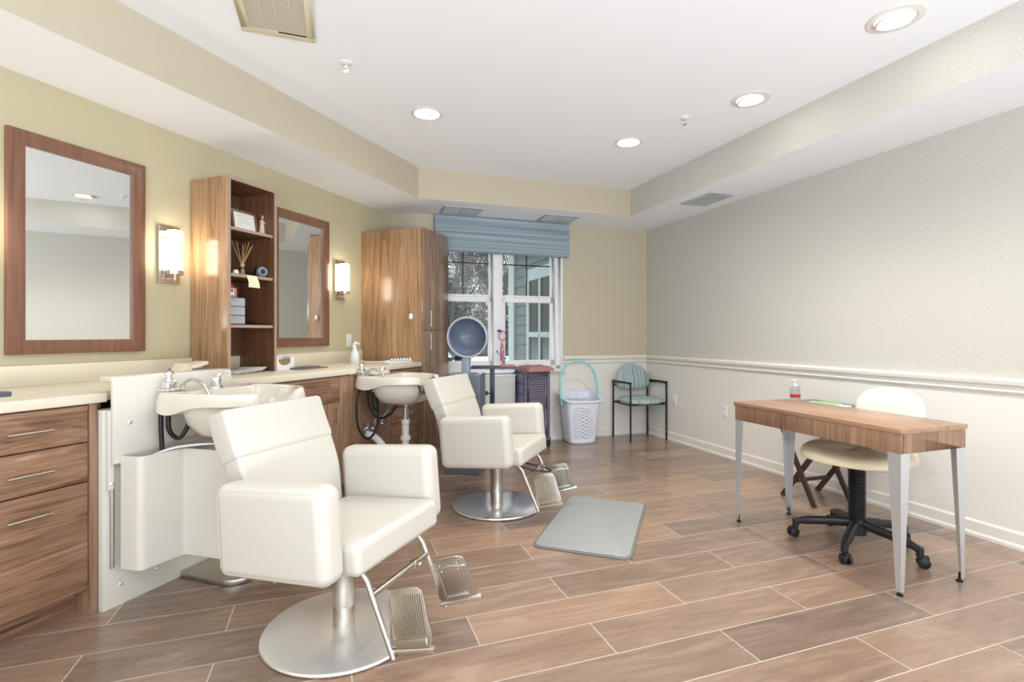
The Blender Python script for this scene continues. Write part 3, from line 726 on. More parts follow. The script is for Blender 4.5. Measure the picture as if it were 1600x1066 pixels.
# certificate frame
pf = thing('picture_frame', 'wooden framed certificate leaning on the top shelf', 'picture frame', on_shelf(2, .20, 2.505), ROT_L)
M_ = Ry(-.17); fm = MB(); fm.M = M_; W_, H_, b = .205, .155, .018
for y0, y1, z0, z1 in ((0, W_, 0, b), (0, W_, H_ - b, H_), (0, b, b, H_ - b), (W_ - b, W_, b, H_ - b)): fm.box(0, .012, y0, y1, z0, z1)
fm.build('frame', 'cherry', pf, bev=.002)
c_ = MB(); c_.M = M_; c_.box(.001, .006, b, W_ - b, b, H_ - b); c_.build('certificate', 'paper', pf, smooth=False)
c_ = MB(); c_.M = M_
for i, (y0, y1) in enumerate(((.06, .145), (.045, .16), (.08, .125), (.05, .155), (.05, .15), (.035, .08), (.12, .165))):
    z = .122 - .014 * min(i, 5); c_.box(.006, .0064, y0, y1, z, z + (.0035 if i < 5 else .0015))
c_.build('lettering', 'grey_p', pf, smooth=False)
st = MB(); st.M = M_; st.box(-.008, 0, W_ / 2 - .02, W_ / 2 + .02, .0, .1); st.build('easel_back', 'ink', pf, smooth=False)
# figurine
fg = thing('angel_figurine', 'small pale robed figurine with bowed head on the top shelf', 'figurine', on_shelf(2, .22, 2.735), ROT_L)
MB().lathe([(0, 0), (.030, 0), (.029, .01), (.023, .05), (.019, .085), (.020, .10), (.013, .113), (.006, .118)], 20).build('robe', 'fig', fg)
h = MB(); h.ball((.004, 0, .132), .0165, 10, (.9, .85, 1.1)); h.build('head', 'skin', fg)
h = MB(); h.tube(crv([(0, .018, .10), (.018, .016, .085), (.024, .0, .095)], 4), .006, 8); h.tube(crv([(0, -.018, .10), (.018, -.016, .085), (.024, .0, .095)], 4), .006, 8); h.build('arms', 'fig', fg)
# reed diffuser
rd = thing('reed_diffuser', 'glass reed diffuser with fanned tan sticks on the middle shelf', 'diffuser', on_shelf(1, .22, 2.565), ROT_L)
MB().lathe([(0, 0), (.027, 0), (.029, .008), (.024, .045), (.011, .062), (.011, .078)], 24).build('bottle', 'clear', rd)
MB().lathe([(.0115, .062), (.014, .062), (.014, .082), (.0115, .082)], 20).build('collar', 'tan', rd)
s_ = MB()
for i in range(9):
    a = 2 * PI * i / 9 + .3; k = .6 + .4 * ((i * 37) % 5) / 5; tx, ty = math.cos(a) * .06 * k, math.sin(a) * .075
    s_.tube([(-tx * .25, -ty * .25, .008), (tx * .1, ty * .1, .08), (tx, ty, .225 - .03 * ((i * 7) % 3) / 3)], .0017, 5)
s_.build('reeds', 'tan', rd)
gb = MB(); gb.rbox(-.03, .03, -.04, .04, 0, .045, .006)
tag(gb.build('glass_box', 'clear', loc=on_shelf(1, .13, 2.60), rot=ROT_L), 'small clear glass box behind the reed diffuser', 'box')
cn = MB(); cn.lathe([(0, 0), (.016, 0), (.02, .012), (.014, .03), (0, .034)], 16)
tag(cn.build('seashell', 'paper', loc=on_shelf(1, .26, 2.478), rot=ROT_L), 'small white lump beside the reed diffuser at the left end of the middle shelf', 'ornament')
# timer
tm = thing('kitchen_timer', 'dark dial timer with arched top on the middle shelf', 'timer', on_shelf(1, .24, 2.705), ROT_L - .45)
ar = [(-.042, 0), (.042, 0)] + [(.042 * math.cos(a), .045 + .040 * math.sin(a)) for a in [PI * i / 14 for i in range(15)]]
b_ = MB(); b_.M = Matrix(((0, 0, 1, 0), (1, 0, 0, 0), (0, 1, 0, 0), (0, 0, 0, 1))); b_.prism(ar, -.028, .02); b_.build('case', 'darkbase', tm, bev=.003)
f_ = MB(); f_.M = T(.021, 0, .044) @ Ry(PI / 2); f_.lathe([(0, 0), (.034, 0), (.036, .003), (.036, -.002), (0, -.002)], 32); f_.build('bezel', 'slate', tm)
f_ = MB(); f_.M = T(.0245, 0, .044) @ Ry(PI / 2); f_.lathe([(0, .001), (.03, .001), (.03, -.001), (0, -.001)], 32); dd = f_.build('dial', 'slate', tm)
f_ = MB()
for i in range(12):
    a = 2 * PI * i / 12; f_.box(.0256, .0262, math.cos(a) * .023 - .0022, math.cos(a) * .023 + .0022, .044 + math.sin(a) * .023 - .003, .044 + math.sin(a) * .023 + .003)
f_.build('numerals', 'paper', dd, smooth=False)
f_ = MB(); f_.M = T(.027, 0, .044) @ Ry(PI / 2); f_.lathe([(0, .012), (.011, .012), (.014, 0), (0, 0)], 20); f_.build('knob', 'ink', tm)
# note hanging from the shelf edge
nb = MB(); P = [(HD - .009, 0), (HD - .006, -.02), (HD + .0, -.045), (HD - .004, -.078)]
rings = [[(x, 2.508 + y, z) for y in (0, .078)] for x, z in P]
nn = MB(); nn.loft([[(x, y0 + (-.002 if k == 0 else .013 if i == 3 else .0) * 1, z), (x, y0 + .078 + i * .004, z), (x - .0008, y0 + .078 + i * .004, z), (x - .0008, y0, z)] for i, (x, z) in enumerate(P) for k, y0 in ((1, i * .004),)])
tag(nn.build('paper_note', 'note', loc=Lf(0.0, 2.508, CT + SH[1] - .001), rot=ROT_L), 'cream paper note hanging from the middle shelf edge', 'paper')
# small drawer organiser with a pink box on top
og = thing('mini_drawer_organizer', 'small grey three drawer plastic organiser on the lowest shelf', 'organizer', on_shelf(0, .18, 2.470), ROT_L)
MB().rbox(-.08, .082, -.078, .078, 0, .178, .005).build('case', 'slate', og)
for i in range(3):
    d = MB().rbox(.07, .092, -.072, .072, .006 + i * .057, .058 + i * .057, .003).build('drawer', 'grey_p', og)
    MB().rbox(.092, .098, -.02, .02, .045 + i * .057, .052 + i * .057, .002).build('pull', 'grey_p', d)
pk = thing('small_box', 'salmon pink box with red lid on top of the mini organiser', 'box', on_shelf(0, .20, 2.452) + Vector((0, 0, .178)), ROT_L)
MB().rbox(-.045, .045, -.05, .05, 0, .062, .003).build('box_body', 'salmon', pk); MB().rbox(-.04, .04, -.05, .03, .062, .085, .003).build('lid', 'red', pk)
MB().box(.045, .0458, -.03, .03, .012, .05).build('label_patch', 'paper', pk, smooth=False)
f_ = MB(); f_.box(.0458, .0464, -.02, .0, .018, .045).box(.0458, .0464, .004, .02, .034, .045); f_.build('label_print', 'ink', pk, smooth=False)
# papers on the counter inside the shelf unit
rnd = random.Random(5)
for i, lb in enumerate(('lowest loose paper sheet on the counter under the shelves', 'middle loose paper sheet on the counter under the shelves', 'uppermost curled paper sheet on the counter under the shelves')):
    p = MB(); n = 6; W_, D_ = .15, .2; a = rnd.uniform(-.25, .25); rings = []
    for j in range(n + 1):
        y = W_ * (j / n - .5); zz = .001 + i * .0035 + (.020 * max(0, (j / n - .6)) ** 2 * 6 if i == 2 else .004 * abs(math.sin(j)))
        rings.append([(-D_ / 2, y, zz), (D_ / 2, y, zz + .002), (D_ / 2, y, zz + .0028), (-D_ / 2, y, zz + .0008)])
    p.M = Rz(a); p.loft(rings); tag(p.build('paper_sheet', 'paper', loc=Lf(.23 - i * .012, 2.50 + i * .055, CT), rot=ROT_L), lb, 'paper', 'loose papers on the counter')
# items along the counter
tb = thing('tissue_box', 'white open fronted box with brown insert right of the shelf unit', 'box', Lf(.26, 2.83, CT), ROT_L)
b_ = MB(); b_.box(-.055, .055, -.095, -.092, 0, .09).box(-.055, .055, .092, .095, 0, .09).box(-.055, .055, -.092, .092, 0, .003).box(-.055, -.052, -.092, .092, 0, .09)
b_.box(.052, .055, -.092, -.05, 0, .09).box(.052, .055, .06, .092, 0, .09).add([(.0535, -.05, 0), (.0535, .06, 0), (.0535, .06, .05), (.0535, .03, .035), (.0535, -.02, .035), (.0535, -.05, .06), (.052, -.05, 0), (.052, .06, 0), (.052, .06, .05), (.052, .03, .035), (.052, -.02, .035), (.052, -.05, .06)], [(0, 1, 2, 3, 4, 5), (11, 10, 9, 8, 7, 6)])
b_.build('box_body', 'plastic_w', tb, smooth=False)
MB().box(-.05, .05, -.09, .09, .004, .07).build('insert', pmat('brown_insert', (150, 118, 80), .7), tb, smooth=False)
tr = MB(); tr.box(0, .016, 0, .36, 0, .095)
tag(tr.build('backsplash_board', 'counter', loc=Lf(.022, 3.03, CT), rot=ROT_L, bev=.002), 'cream board leaning against the backsplash under the second mirror', 'board')
tg = MB(); tg.rbox(-.09, .09, -.14, .14, 0, .008, .004); tg.rbox(-.085, .03, -.13, .13, .008, .013, .002)
tag(tg.build('grey_tray', 'slate', loc=Lf(.33, 3.02, CT), rot=ROT_L), 'flat dark grey tray lying on the counter under the second mirror', 'tray')
sb_ = thing('spray_bottle', 'white bottle with bent spout beside the wall outlet', 'bottle', Lf(.20, 3.76, CT), ROT_L)
MB().lathe([(0, 0), (.04, 0), (.042, .008), (.04, .07), (.028, .10), (.016, .12), (.013, .15), (0, .152)], 24).build('bottle_body', 'plastic_w', sb_)
h = MB(); h.tube(crv([(0, 0, .14), (0, -.004, .168), (.008, .01, .178), (.02, .035, .165)], 5), [.013] * 11 + [.009] * 5, 10); h.build('spray_head', 'plastic_w', sb_)
cd = MB(); cd.tube(crv([(.02, 3.935, .16), (.05, 3.92, .15), (.14, 3.86, .06), (.22, 3.88, .006), (.35, 4.0, .005), (.42, 4.05, .012)], 8), .0035, 8)
tag(cd.build('power_cord', 'plastic_w', loc=OL + Vector((0, 0, CT)), rot=ROT_L), 'white cord running from the outlet across the counter', 'cord')
rk = thing('roller_tray', 'white strip tray holding a row of round white hair rollers', 'tray', Lf(.575, 3.87, CT), ROT_L - .22)
MB().rbox(-.03, .03, -.14, .14, 0, .028, .01).build('tray_base', 'plastic_w', rk)
for i in range(7):
    r_ = MB(); r_.M = T(.022, -.105 + i * .036, .030) @ Ry(PI / 2 - .4); r_.lathe([(0, .012), (.011, .012), (.012, .010), (.012, -.012), (0, -.012)], 18); ro = r_.build('roller', 'plastic_w', rk)
    r_ = MB(); r_.M = T(.022, -.105 + i * .036, .030) @ Ry(PI / 2 - .4); r_.lathe([(.0122, .006), (.0145, .006), (.0145, .002), (.0122, .002)], 18); r_.build('ring', 'ink', ro)
nh = thing('napkin_holder', 'grey holder with cream folded cloths behind the first shampoo station', 'holder', Lf(.28, 2.145, CT), ROT_L)
MB().box(-.06, .06, -.08, .08, 0, .006).box(.055, .06, -.08, .08, .0, .055).box(-.06, -.055, -.08, .08, 0, .055).build('holder_frame', 'slate', nh, bev=.001)
c_ = MB(); c_.M = Rz(.1); c_.rbox(-.05, .05, -.075, .06, .006, .06, .015); c_.M = T(0, .01, .055) @ Rx(.25); c_.rbox(-.045, .06, -.08, .075, 0, .022, .008); c_.M = T(0, -.09, .02) @ Rx(-.6); c_.rbox(-.03, .07, -.02, .03, 0, .07, .008); c_.build('folded_cloth', 'counter', nh)
dk = MB(); dk.rbox(-.06, .06, -.12, .12, 0, .02, .006)
tag(dk.build('hair_tool_case', 'slate', loc=Lf(.40, 1.125, CT), rot=ROT_L), 'dark flat case at the left edge of the cream counter', 'case')

# ------------------------------------------------------------------ shampoo basins
def ring_pts(ctrl, n=4): return crv(ctrl, n, True)
OUT = [(0, 0), (.0, .12), (.006, .215), (.06, .262), (.15, .268), (.30, .262), (.41, .238), (.485, .185), (.515, .135), (.500, .085), (.462, .045), (.445, 0)]
INN = [(.15, 0), (.15, .09), (.155, .165), (.18, .21), (.24, .228), (.32, .222), (.39, .200), (.445, .158), (.470, .118), (.456, .078), (.425, .042), (.408, 0)]
ZZ = [0, 0, 0, 0, 0, 0, .0, .0, -.008, -.05, -.085, -.10]
def full(c, zs):
    A = [(x, y, z) for (x, y), z in zip(c, zs)]; B = [(x, -y, z) for x, y, z in reversed(A[1:-1])]
    return ring_pts(A + B)
def loopf(c, zs, sc=1., dz=0., cx=.30, zk=1.):
    return [Vector((cx + (p.x - cx) * sc, p.y * sc, p.z * zk + dz)) for p in full(c, zs)]
def basin(parent, mat='porcelain'):
    m = MB()
    O, I = lambda s, d, k=1.: loopf(OUT, ZZ, s, d, .27, k), lambda s, d, k=1., cx=.30: loopf(INN, ZZ, s, d, cx, k)
    rings = [I(.02, -.165, 0), I(.25, -.165, 0), I(.6, -.15, .0), I(.84, -.10, .3), I(.94, -.05, .6), I(.985, -.012, 1.), I(1.02, 0., 1.), O(.935, .002), O(.962, -.003), O(.975, -.014), O(.99, -.035), [Vector((p.x, p.y, p.z - .045 * math.exp(-((p.x - .12) / .12) ** 2))) for p in O(1.0, -.05, .9)], [Vector((p.x, p.y, p.z - .045 * math.exp(-((p.x - .12) / .12) ** 2))) for p in O(.975, -.053, .9)],
             [Vector((p.x, p.y, p.z - .03 * math.exp(-((p.x - .14) / .12) ** 2))) for p in I(1.10, -.062, .75)], I(1.08, -.09, .6), I(1.0, -.14, .3), I(.82, -.19, .08), I(.5, -.213, 0), I(.2, -.215, 0), I(.02, -.215, 0)]
    m.loft(rings, cap=(True, True))
    return m.build('bowl', mat, parent, ang=60)
def faucet_set(parent, chrome='chrome'):
    f = MB(); f.rbox(.015, .075, -.225, -.125, .002, .014, .004); f.rbox(.022, .066, -.215, -.17, .012, .05, .006)
    f.lathe([(.018, .045), (.018, .058), (.011, .062), (.011, .075), (.02, .078), (.02, .088), (.012, .094), (0, .095)], 16, (.044, -.193, 0)); f.build('vacuum_breaker', chrome, parent)
    f = MB(); f.lathe([(0, .0), (.034, 0), (.033, .006), (.026, .01), (.025, .034), (.022, .05), (.012, .06), (0, .062)], 24, (.075, .02, 0))
    f.tube(crv([(.075, .02, .05), (.09, .04, .068), (.105, .07, .078)], 5), [.012] * 6 + [.007] * 5, 10); f.build('mixer_tap', chrome, parent)
    h = MB(); h.tube(crv([(.055, -.14, .012), (.07, -.135, .038), (.10, -.125, .052), (.145, -.112, .036), (.175, -.105, .0), (.195, -.10, -.05)], 8), .0075, 12); h.build('spray_hose', 'nickel', parent)
b1 = thing('shampoo_basin', 'almond shampoo basin on the white lift panel behind the nearest chair', 'basin', Lf(.742, 1.852, .924), ROT_L)
basin(b1); faucet_set(b1)
d_ = MB(); d_.lathe([(0, -.214), (.045, -.214), (.045, -.228), (.028, -.232), (.028, -.26), (.035, -.262), (.035, -.285), (.02, -.29), (0, -.29)], 24, (.25, -.06, 0)); d_.build('drain', 'chrome', b1); d_ = MB(); d_.tube(crv([(.25, -.06, -.25), (.17, -.14, -.243), (.08, -.22, -.256), (.02, -.31, -.30)], 6), .008, 10); d_.build('braided_hose', 'alu', b1)
h = MB(); h.tube(crv([(.05, -.235, -.06), (.05, -.235, -.16), (.05, -.228, -.28)], 5), .010, 10); h.tube(crv([(.06, -.205, -.06), (.06, -.205, -.17), (.075, -.17, -.215), (.10, -.145, -.16), (.11, -.14, -.06)], 6), .010, 10); h.build('supply_hose', 'rubber', b1)
# wall lift unit that carries the first basin
lp = thing('basin_lift_panel', 'white height adjustable wall panel carrying the first shampoo basin', 'wall panel', Lf(0, 1.444), ROT_L)
MB().box(.605, .68, .002, .638, 0, .86).build('fixed_panel', 'panel_w', lp, bev=.002)
up = MB(); P = [(.722, .63), (.722, .985), (.717, .998), (.705, 1.003), (.635, 1.003), (.635, .985), (.700, .985), (.706, .979), (.706, .63)]
up.M = Matrix(((1, 0, 0, 0), (0, 0, 1, 0), (0, 1, 0, 0), (0, 0, 0, 1))); up.prism(P, .016, .600); up.build('sliding_panel', 'panel_w', lp, bev=.0015)
ra = MB(); ra.rbox(.682, .705, .010, .032, .52, .86, .003); ra.build('slide_housing', 'panel_w', lp)
ra = MB(); ra.cyl((.694, .030, .18), (.694, .030, .55), .008, 12); ra.build('slide_rod', 'nickel', lp)
ra = MB()
for (x, y, z) in ((.681, .075, .09), (.681, .235, .09), (.7235, .085, .80), (.7235, .52, .80), (.706, .022, .545)):
    q = MB(); q.M = T(x, y, z) @ Ry(PI / 2); q.lathe([(0, .003), (.006, .002), (.009, 0), (.009, -.002), (0, -.002)], 14); ra.add(q.v, q.f)
ra.build('screw', 'steel', lp)
cv = MB(); path = crv([(.684, .012), (.70, .010), (.79, .012)], 3) if False else None
def offset_poly(pts, t):
    P = [Vector((x, y)) for x, y in pts]; R = []
    for i, p in enumerate(P):
        a = (P[i] - P[i - 1]) if i > 0 else (P[1] - P[0]); b = (P[i + 1] - P[i]) if i < len(P) - 1 else a
        if i == 0: a = b
        d = (a.normalized() + b.normalized()).normalized(); nrm = Vector((-d.y, d.x)); R.append((p.x + nrm.x * t, p.y + nrm.y * t))
    return R
def round_path(pts, r, n=5):
    out = [pts[0]]
    for i in range(1, len(pts) - 1):
        p = Vector(pts[i]); a = (Vector(pts[i - 1]) - p); b = (Vector(pts[i + 1]) - p)
        ra_ = min(r, a.length * .45, b.length * .45); A = p + a.normalized() * ra_; B = p + b.normalized() * ra_
        for k in range(n + 1):
            t = k / n; q = A * (1 - t) ** 2 + p * 2 * t * (1 - t) + B * t * t; out.append((q.x, q.y))
    return out + [pts[-1]]
cp = round_path([(.723, .052), (.822, .062), (.835, .255), (1.13, .28), (1.13, .636)], .022)
po = offset_poly(cp, -.006); poly = list(cp) + list(reversed(po))
cv.prism(poly, .176, .662); cv.build('cover_shell', 'panel_w', lp)
fp = MB(); pl = round_path([(.684, .345), (.98, .345), (1.05, .42), (1.05, .76), (.684, .76)], .06); fp.prism(pl, 0.001, .028)
tag(fp.build('lift_base_plate', 'nickel', loc=Lf(0, 1.444), rot=ROT_L, bev=.003), 'metal edged base plate on the floor under the white basin cover', 'base plate')
bp_ = MB(); bp_.lathe([(0, .0), (.055, .0), (.05, .012), (.03, .022), (.022, .05), (.022, .13), (0, .13)], 24)
tag(bp_.build('support_foot', 'chrome', loc=Lf(.86, 1.99, .029)), 'chrome support foot standing on the metal base plate', 'support')
b2_ = thing('shampoo_basin', 'almond shampoo basin with grey neck rest behind the farther chair', 'basin', Lf(.652, 3.385, .876), ROT_L)
basin(b2_); faucet_set(b2_)
nr = MB()
for sg in (1,):
    pts = [(.49, -.125, -.04), (.468, -.075, -.075), (.455, -.03, -.095), (.452, 0, -.10), (.455, .03, -.095), (.468, .075, -.075), (.49, .125, -.035)]
    nr.tube(crv(pts, 4), .019, 10, flat=1.8)
nr.build('neck_rest', 'slate', b2_)
pb = MB(); pb.rbox(.03, .13, -.12, .05, .0, .035, .012); pb.build('spout_block', 'porcelain', b2_)
h = MB()
h.tube(crv([(.06, -.20, -.05), (.07, -.28, -.16), (.08, -.28, -.36), (.10, -.20, -.46), (.12, -.12, -.40), (.13, -.11, -.25), (.13, -.16, -.06)], 8), .0085, 10)
h.tube(crv([(.09, -.18, -.05), (.09, -.17, -.2), (.12, -.10, -.32), (.17, .0, -.30), (.20, .04, -.22)], 8), .008, 10)
h.tube(crv([(.11, -.14, -.05), (.11, -.14, -.22), (.13, -.10, -.28)], 6), .009, 10); h.build('supply_hose', 'rubber', b2_)
h = MB(); h.lathe([(.011, -.10), (.013, -.10), (.013, -.055), (.011, -.055)], 12, (.09, -.18, 0)); h.lathe([(.011, -.12), (.013, -.12), (.013, -.055), (.011, -.055)], 12, (.11, -.14, 0)); h.build('hose_fitting', 'brass', b2_)
d_ = MB(); d_.lathe([(0, -.212), (.06, -.212), (.06, -.224), (.035, -.232), (.022, -.24), (.022, -.36), (0, -.36)], 24, (.30, 0, 0)); d_.build('drain', 'chrome', b2_)
pp = MB(); pp.lathe([(.0, -.335), (.032, -.335), (.032, -.365), (.026, -.372), (.026, -.46), (.038, -.462), (.038, -.49), (.026, -.495), (.026, -.60), (0, -.60)], 20, (.30, 0, 0))
pp.tube(crv([(.30, 0, -.58), (.29, -.01, -.66), (.24, -.04, -.70), (.19, -.06, -.64), (.14, -.07, -.53), (.07, -.075, -.47), (.01, -.08, -.45)], 6), .026, 14)
pp.build('drain_trap', 'plastic_w', b2_)
for y, z in ((-.08, -.405), (.04, -.385)):
    es = MB(); q = MB(); q.M = T(.0005, y, z) @ Ry(PI / 2); q.lathe([(0, .006), (.02, .012), (.034, .004), (.035, 0), (0, 0)], 20); es.add(q.v, q.f); es.tube([(.01, y, z), (.06, y, z)], .008, 8); es.ball((.06, y, z), .014, 6); es.build('shutoff_valve', 'chrome', b2_)
es = MB(); es.tube(crv([(.06, .04, -.385), (.07, .05, -.33), (.10, .10, -.26)], 4), .005, 8); es.build('braided_hose', 'alu', b2_)

# ------------------------------------------------------------------ salon chairs
def rr_ring(w_, h_, r, n=5):
    pts = []
    for cx, cy, a0 in ((w_ - r, h_ - r, 0), (-w_ + r, h_ - r, PI / 2), (-w_ + r, -h_ + r, PI), (w_ - r, -h_ + r, 1.5 * PI)):
        for i in range(n + 1):
            a = a0 + PI / 2 * i / n; pts.append((cx + r * math.cos(a), cy + r * math.sin(a)))
    return pts
def slab(m, spine, w_, t_, grow=0., r=.035, cap=4):          # a cushion following a spine in the x-z plane; spine of (x, z)
    P = [Vector((x, 0, z)) for x, z in spine]; rings = []; N = len(P)
    fr_ = []
    for i in range(N):
        d = ((P[min(i + 1, N - 1)] - P[max(i - 1, 0)])).normalized(); fr_.append((P[i], d))
    R = min(t_, .016)
    p0, d0 = fr_[0]; p1, d1 = fr_[-1]; sec = []
    for k in range(cap, 0, -1):
        a = PI / 2 * k / cap; sec.append((p0 - d0 * (R * math.sin(a) - R), d0, R * (1 - math.cos(a))))
    sec += [(p, d, 0) for p, d in fr_[(1 if cap else 0):-1]]
    for k in range(0, cap + 1):
        a = PI / 2 * k / cap; sec.append((p1 + d1 * (R * math.sin(a) - R), d1, R * (1 - math.cos(a))))
    for p, d, sh in sec:
        nx = Vector((d.z, 0, -d.x)); w2, t2 = w_ + grow - sh, t_ + grow - sh
        rings.append([p + nx * q + Vector((0, s_, 0)) for s_, q in rr_ring(w2, t2, max(.003, min(r, t2 * .9) ), 4)])
    m.loft(rings)
CH_LABEL = {}
def salon_chair(C, th, label, dz=0., lever=0, disc_mat='steel'):
    t = thing('salon_chair', label, 'salon chair', (C[0], C[1], 0), -th, 'white salon chairs')     # local x = forward
    MB().lathe([(0, .004), (.30, .004), (.305, .006), (.308, .012), (.305, .018), (.296, .021), (.06, .024), (0, .024)], 96).build('base_disc', disc_mat, t)
    MB().lathe([(0, 0), (.285, 0), (.285, .005), (0, .005)], 64).build('base_gasket', 'rubber', t)
    c_ = MB(); c_.lathe([(0, .02), (.042, .02), (.042, .10), (.041, .102), (.042, .104), (.042, .30), (.040, .302)], 36); c_.build('column', 'nickel', t)
    c_ = MB(); c_.lathe([(.033, .298), (.033, .335), (.05, .34), (.05, .365), (0, .365)], 28); c_.build('column_collar', 'rubber', t)
    Mp = T(0, 0, dz) @ T(0, 0, .4) @ Ry(-.076) @ T(0, 0, -.4)
    for sg in (-1, 1):
        a = MB(); a.M = Mp; y0, y1 = sorted((sg * .384, sg * .272)); a.rbox(-.238, .243, y0, y1, .348, .674, .042, 6); arm = a.build('armrest', 'leather', t, ang=60)
        pipe = MB(); pipe.M = Mp; yy = sg * (.384 - .004)
        q = rr_ring(.2405 - .0188, .163 - .0188, .026, 5); pts = [(p[0] + .0025, sg * .3778, .511 + p[1]) for p in q]; pipe.tube(pts, .0010, 6, closed=True); pipe.build('seam', 'stitch', arm)
    s_ = MB(); s_.M = Mp; s_.rbox(-.20, .280, -.270, .270, .344, .458, .026, 5); so = s_.build('seat_cushion', 'leather', t, ang=60)
    for sg in (-1, 1): sm = MB(); sm.M = Mp; sm.tube([(-.15, sg * .2545, .4540), (.255, sg * .2545, .4540)] + [(.2765, sg * .2545, .432), (.2765, sg * .2545, .37)], .0012, 6); sm.build('seam', 'stitch', so)
    b_ = MB(); b_.M = Mp; sp = crv([(-.255, .39, 0), (-.258, .5, 0), (-.262, .60, 0), (-.288, .70, 0), (-.325, .80, 0), (-.358, .905, 0)], 5)
    slab(b_, [(p.x, p.y) for p in sp], .256, .046, 0., .014); bo = b_.build('backrest', 'leather', t, ang=60)
    hc = MB(); hc.M = Mp; sp2 = [(p.x, p.y) for p in sp if p.y > .705]; sp2[-1] = (sp2[-1][0] - .002, sp2[-1][1] + .007); slab(hc, sp2, .256, .046, .0055, .015, 4); hc.build('headrest_cover', 'leather', bo, ang=60)
    un = MB(); un.M = Mp; un.rbox(-.14, .14, -.15, .15, .322, .346, .006); un.tube([(.02, -.19, .335), (.30, -.19, .335)][:1] + [(.16, -.19, .335)], .01, 8); un.build('seat_plate', 'rubber', t)
    ft = thing('footrest', None, None); ft.parent = t
    fmb = MB(); fmb.M = Mp
    for sg in (-1, 1): fmb.tube([(.21, sg * .185, .345), (.245, sg * .185, .30), (.335, sg * .185, .045)], .0105, 12)
    fmb.tube([(.262, -.185, .252), (.262, .185, .252)], .011, 12); fmb.rbox(.247, .277, .075, .105, .236, .268, .006); fmb.ball((.285, .09, .25), .010, 6)
    fo = fmb.build('footrest_frame', 'nickel', t)
    bpy.data.objects.remove(ft)
    for sg, lean, ribs in ((-1, .03, True), (1, -.11, False)):
        hz = .068; y0 = sg * .175 if sg < 0 else .165
        hb = MB(); hb.M = Mp @ T(.345, y0, hz) @ Rz(sg * .12 + .15) @ Ry(-.18); hb.tube([(-.02, 0, 0), (.135, 0, 0)], .010, 12); hb.tube([(.135, 0, 0), (.155, 0, 0)], .014, 12); hb.build('hinge_bar', 'chrome', t)
        M2 = Mp @ T(.345, y0, hz) @ Rz(sg * .12 + .15) @ Ry(-.18) @ Rx(-.12 if sg < 0 else .26)
        pl = MB(); pl.M = M2; hw = []
        prof = [(-.004, .012), (.136, .012), (.141, .10), (.130, .188), (.065, .200), (.004, .188), (-.010, .10)]
        pts = [(p.x, p.y) for p in crv([(a_, b_, 0) for a_, b_ in prof], 4, True)]
        pl.M = M2 @ Matrix(((1, 0, 0, 0), (0, 0, 1, 0), (0, 1, 0, 0), (0, 0, 0, 1))); pl.prism(pts, -.004, .004)
        po_ = pl.build('footplate', 'nickel', t, bev=.001)
        if True:
            side = -1
            rb = MB(); rb.M = M2
            if ribs:
                for i in range(15): x = .004 + i * .0092; rb.tube([(x, -.005, .045), (x, -.005, .178)], .0022, 5)
                rb.rbox(.0, .13, -.010, .0, .014, .036, .004)
            else:
                for x in (.018, .112): rb.tube([(x, -.006, .02), (x, -.006, .186)], .0035, 6)
                rb.tube([(.0, -.006, .155), (.065, -.006, .166), (.132, -.006, .155)], .0035, 6)
                for x in (.03, .10): rb.ball((x, -.006, .172), .005, 5); rb.ball((x, -.006, .146), .005, 5)
                rb.rbox(.02, .11, -.012, .002, .012, .034, .005)
            rb.build('tread' if ribs else 'underside_ribs', 'nickel', po_)
    lv_ = MB()
    if lever: lv_.tube(crv([(0, -.03, .325), (.12, -.06, .318), (.26, -.04, .285), (.36, .03, .262), (.35, .09, .265), (.25, .08, .285), (.05, .04, .325)], 6), .005, 8)
    else: lv_.tube([(0, -.05, .335), (-.05, -.30, .325)], .005, 8); lv_.ball((-.05, -.305, .325), .012, 8)
    lv_.build('pump_lever', 'chrome' if not lever else 'rubber', t)
    return t
salon_chair((-.675, 2.069), .373, 'nearest white vinyl salon chair with brushed steel disc base')
salon_chair((-.104, 3.56), .362, 'farther white vinyl salon chair with polished disc base', -.006, 1, 'polish')

# ------------------------------------------------------------------ floor mat
A_ = Vector((.122, 2.881, 0)); B_ = Vector((.416, 3.765, 0)); C_ = Vector((.934, 3.58, 0)); D_ = Vector((.61, 2.685, 0))
mc = (A_ + B_ + C_ + D_) / 4; ax = ((B_ - A_) + (C_ - D_)).normalized(); rotm = math.atan2(ax.y, ax.x) - PI / 2
hw_ = ((D_ - A_).length + (C_ - B_).length) / 4; hl_ = ((B_ - A_).length + (C_ - D_).length) / 4
fmth = thing('floor_mat', 'grey ribbed anti fatigue mat on the floor in front of the farther chair', 'mat', (mc.x, mc.y, 0), rotm)
def matshape(hw, hl, r, z0, z1, bev): m = MB(); m.prism(rr_ring(hw, hl, r, 6), z0, z1); return m
matshape(hw_ + .006, hl_ + .006, .05, .0005, .008, 0).build('mat_base', 'mat_edge', fmth, bev=.003)
matshape(hw_ - .008, hl_ - .008, .045, .008, .013, 0).build('ribbed_surface', 'grey_mat', fmth, bev=.003)

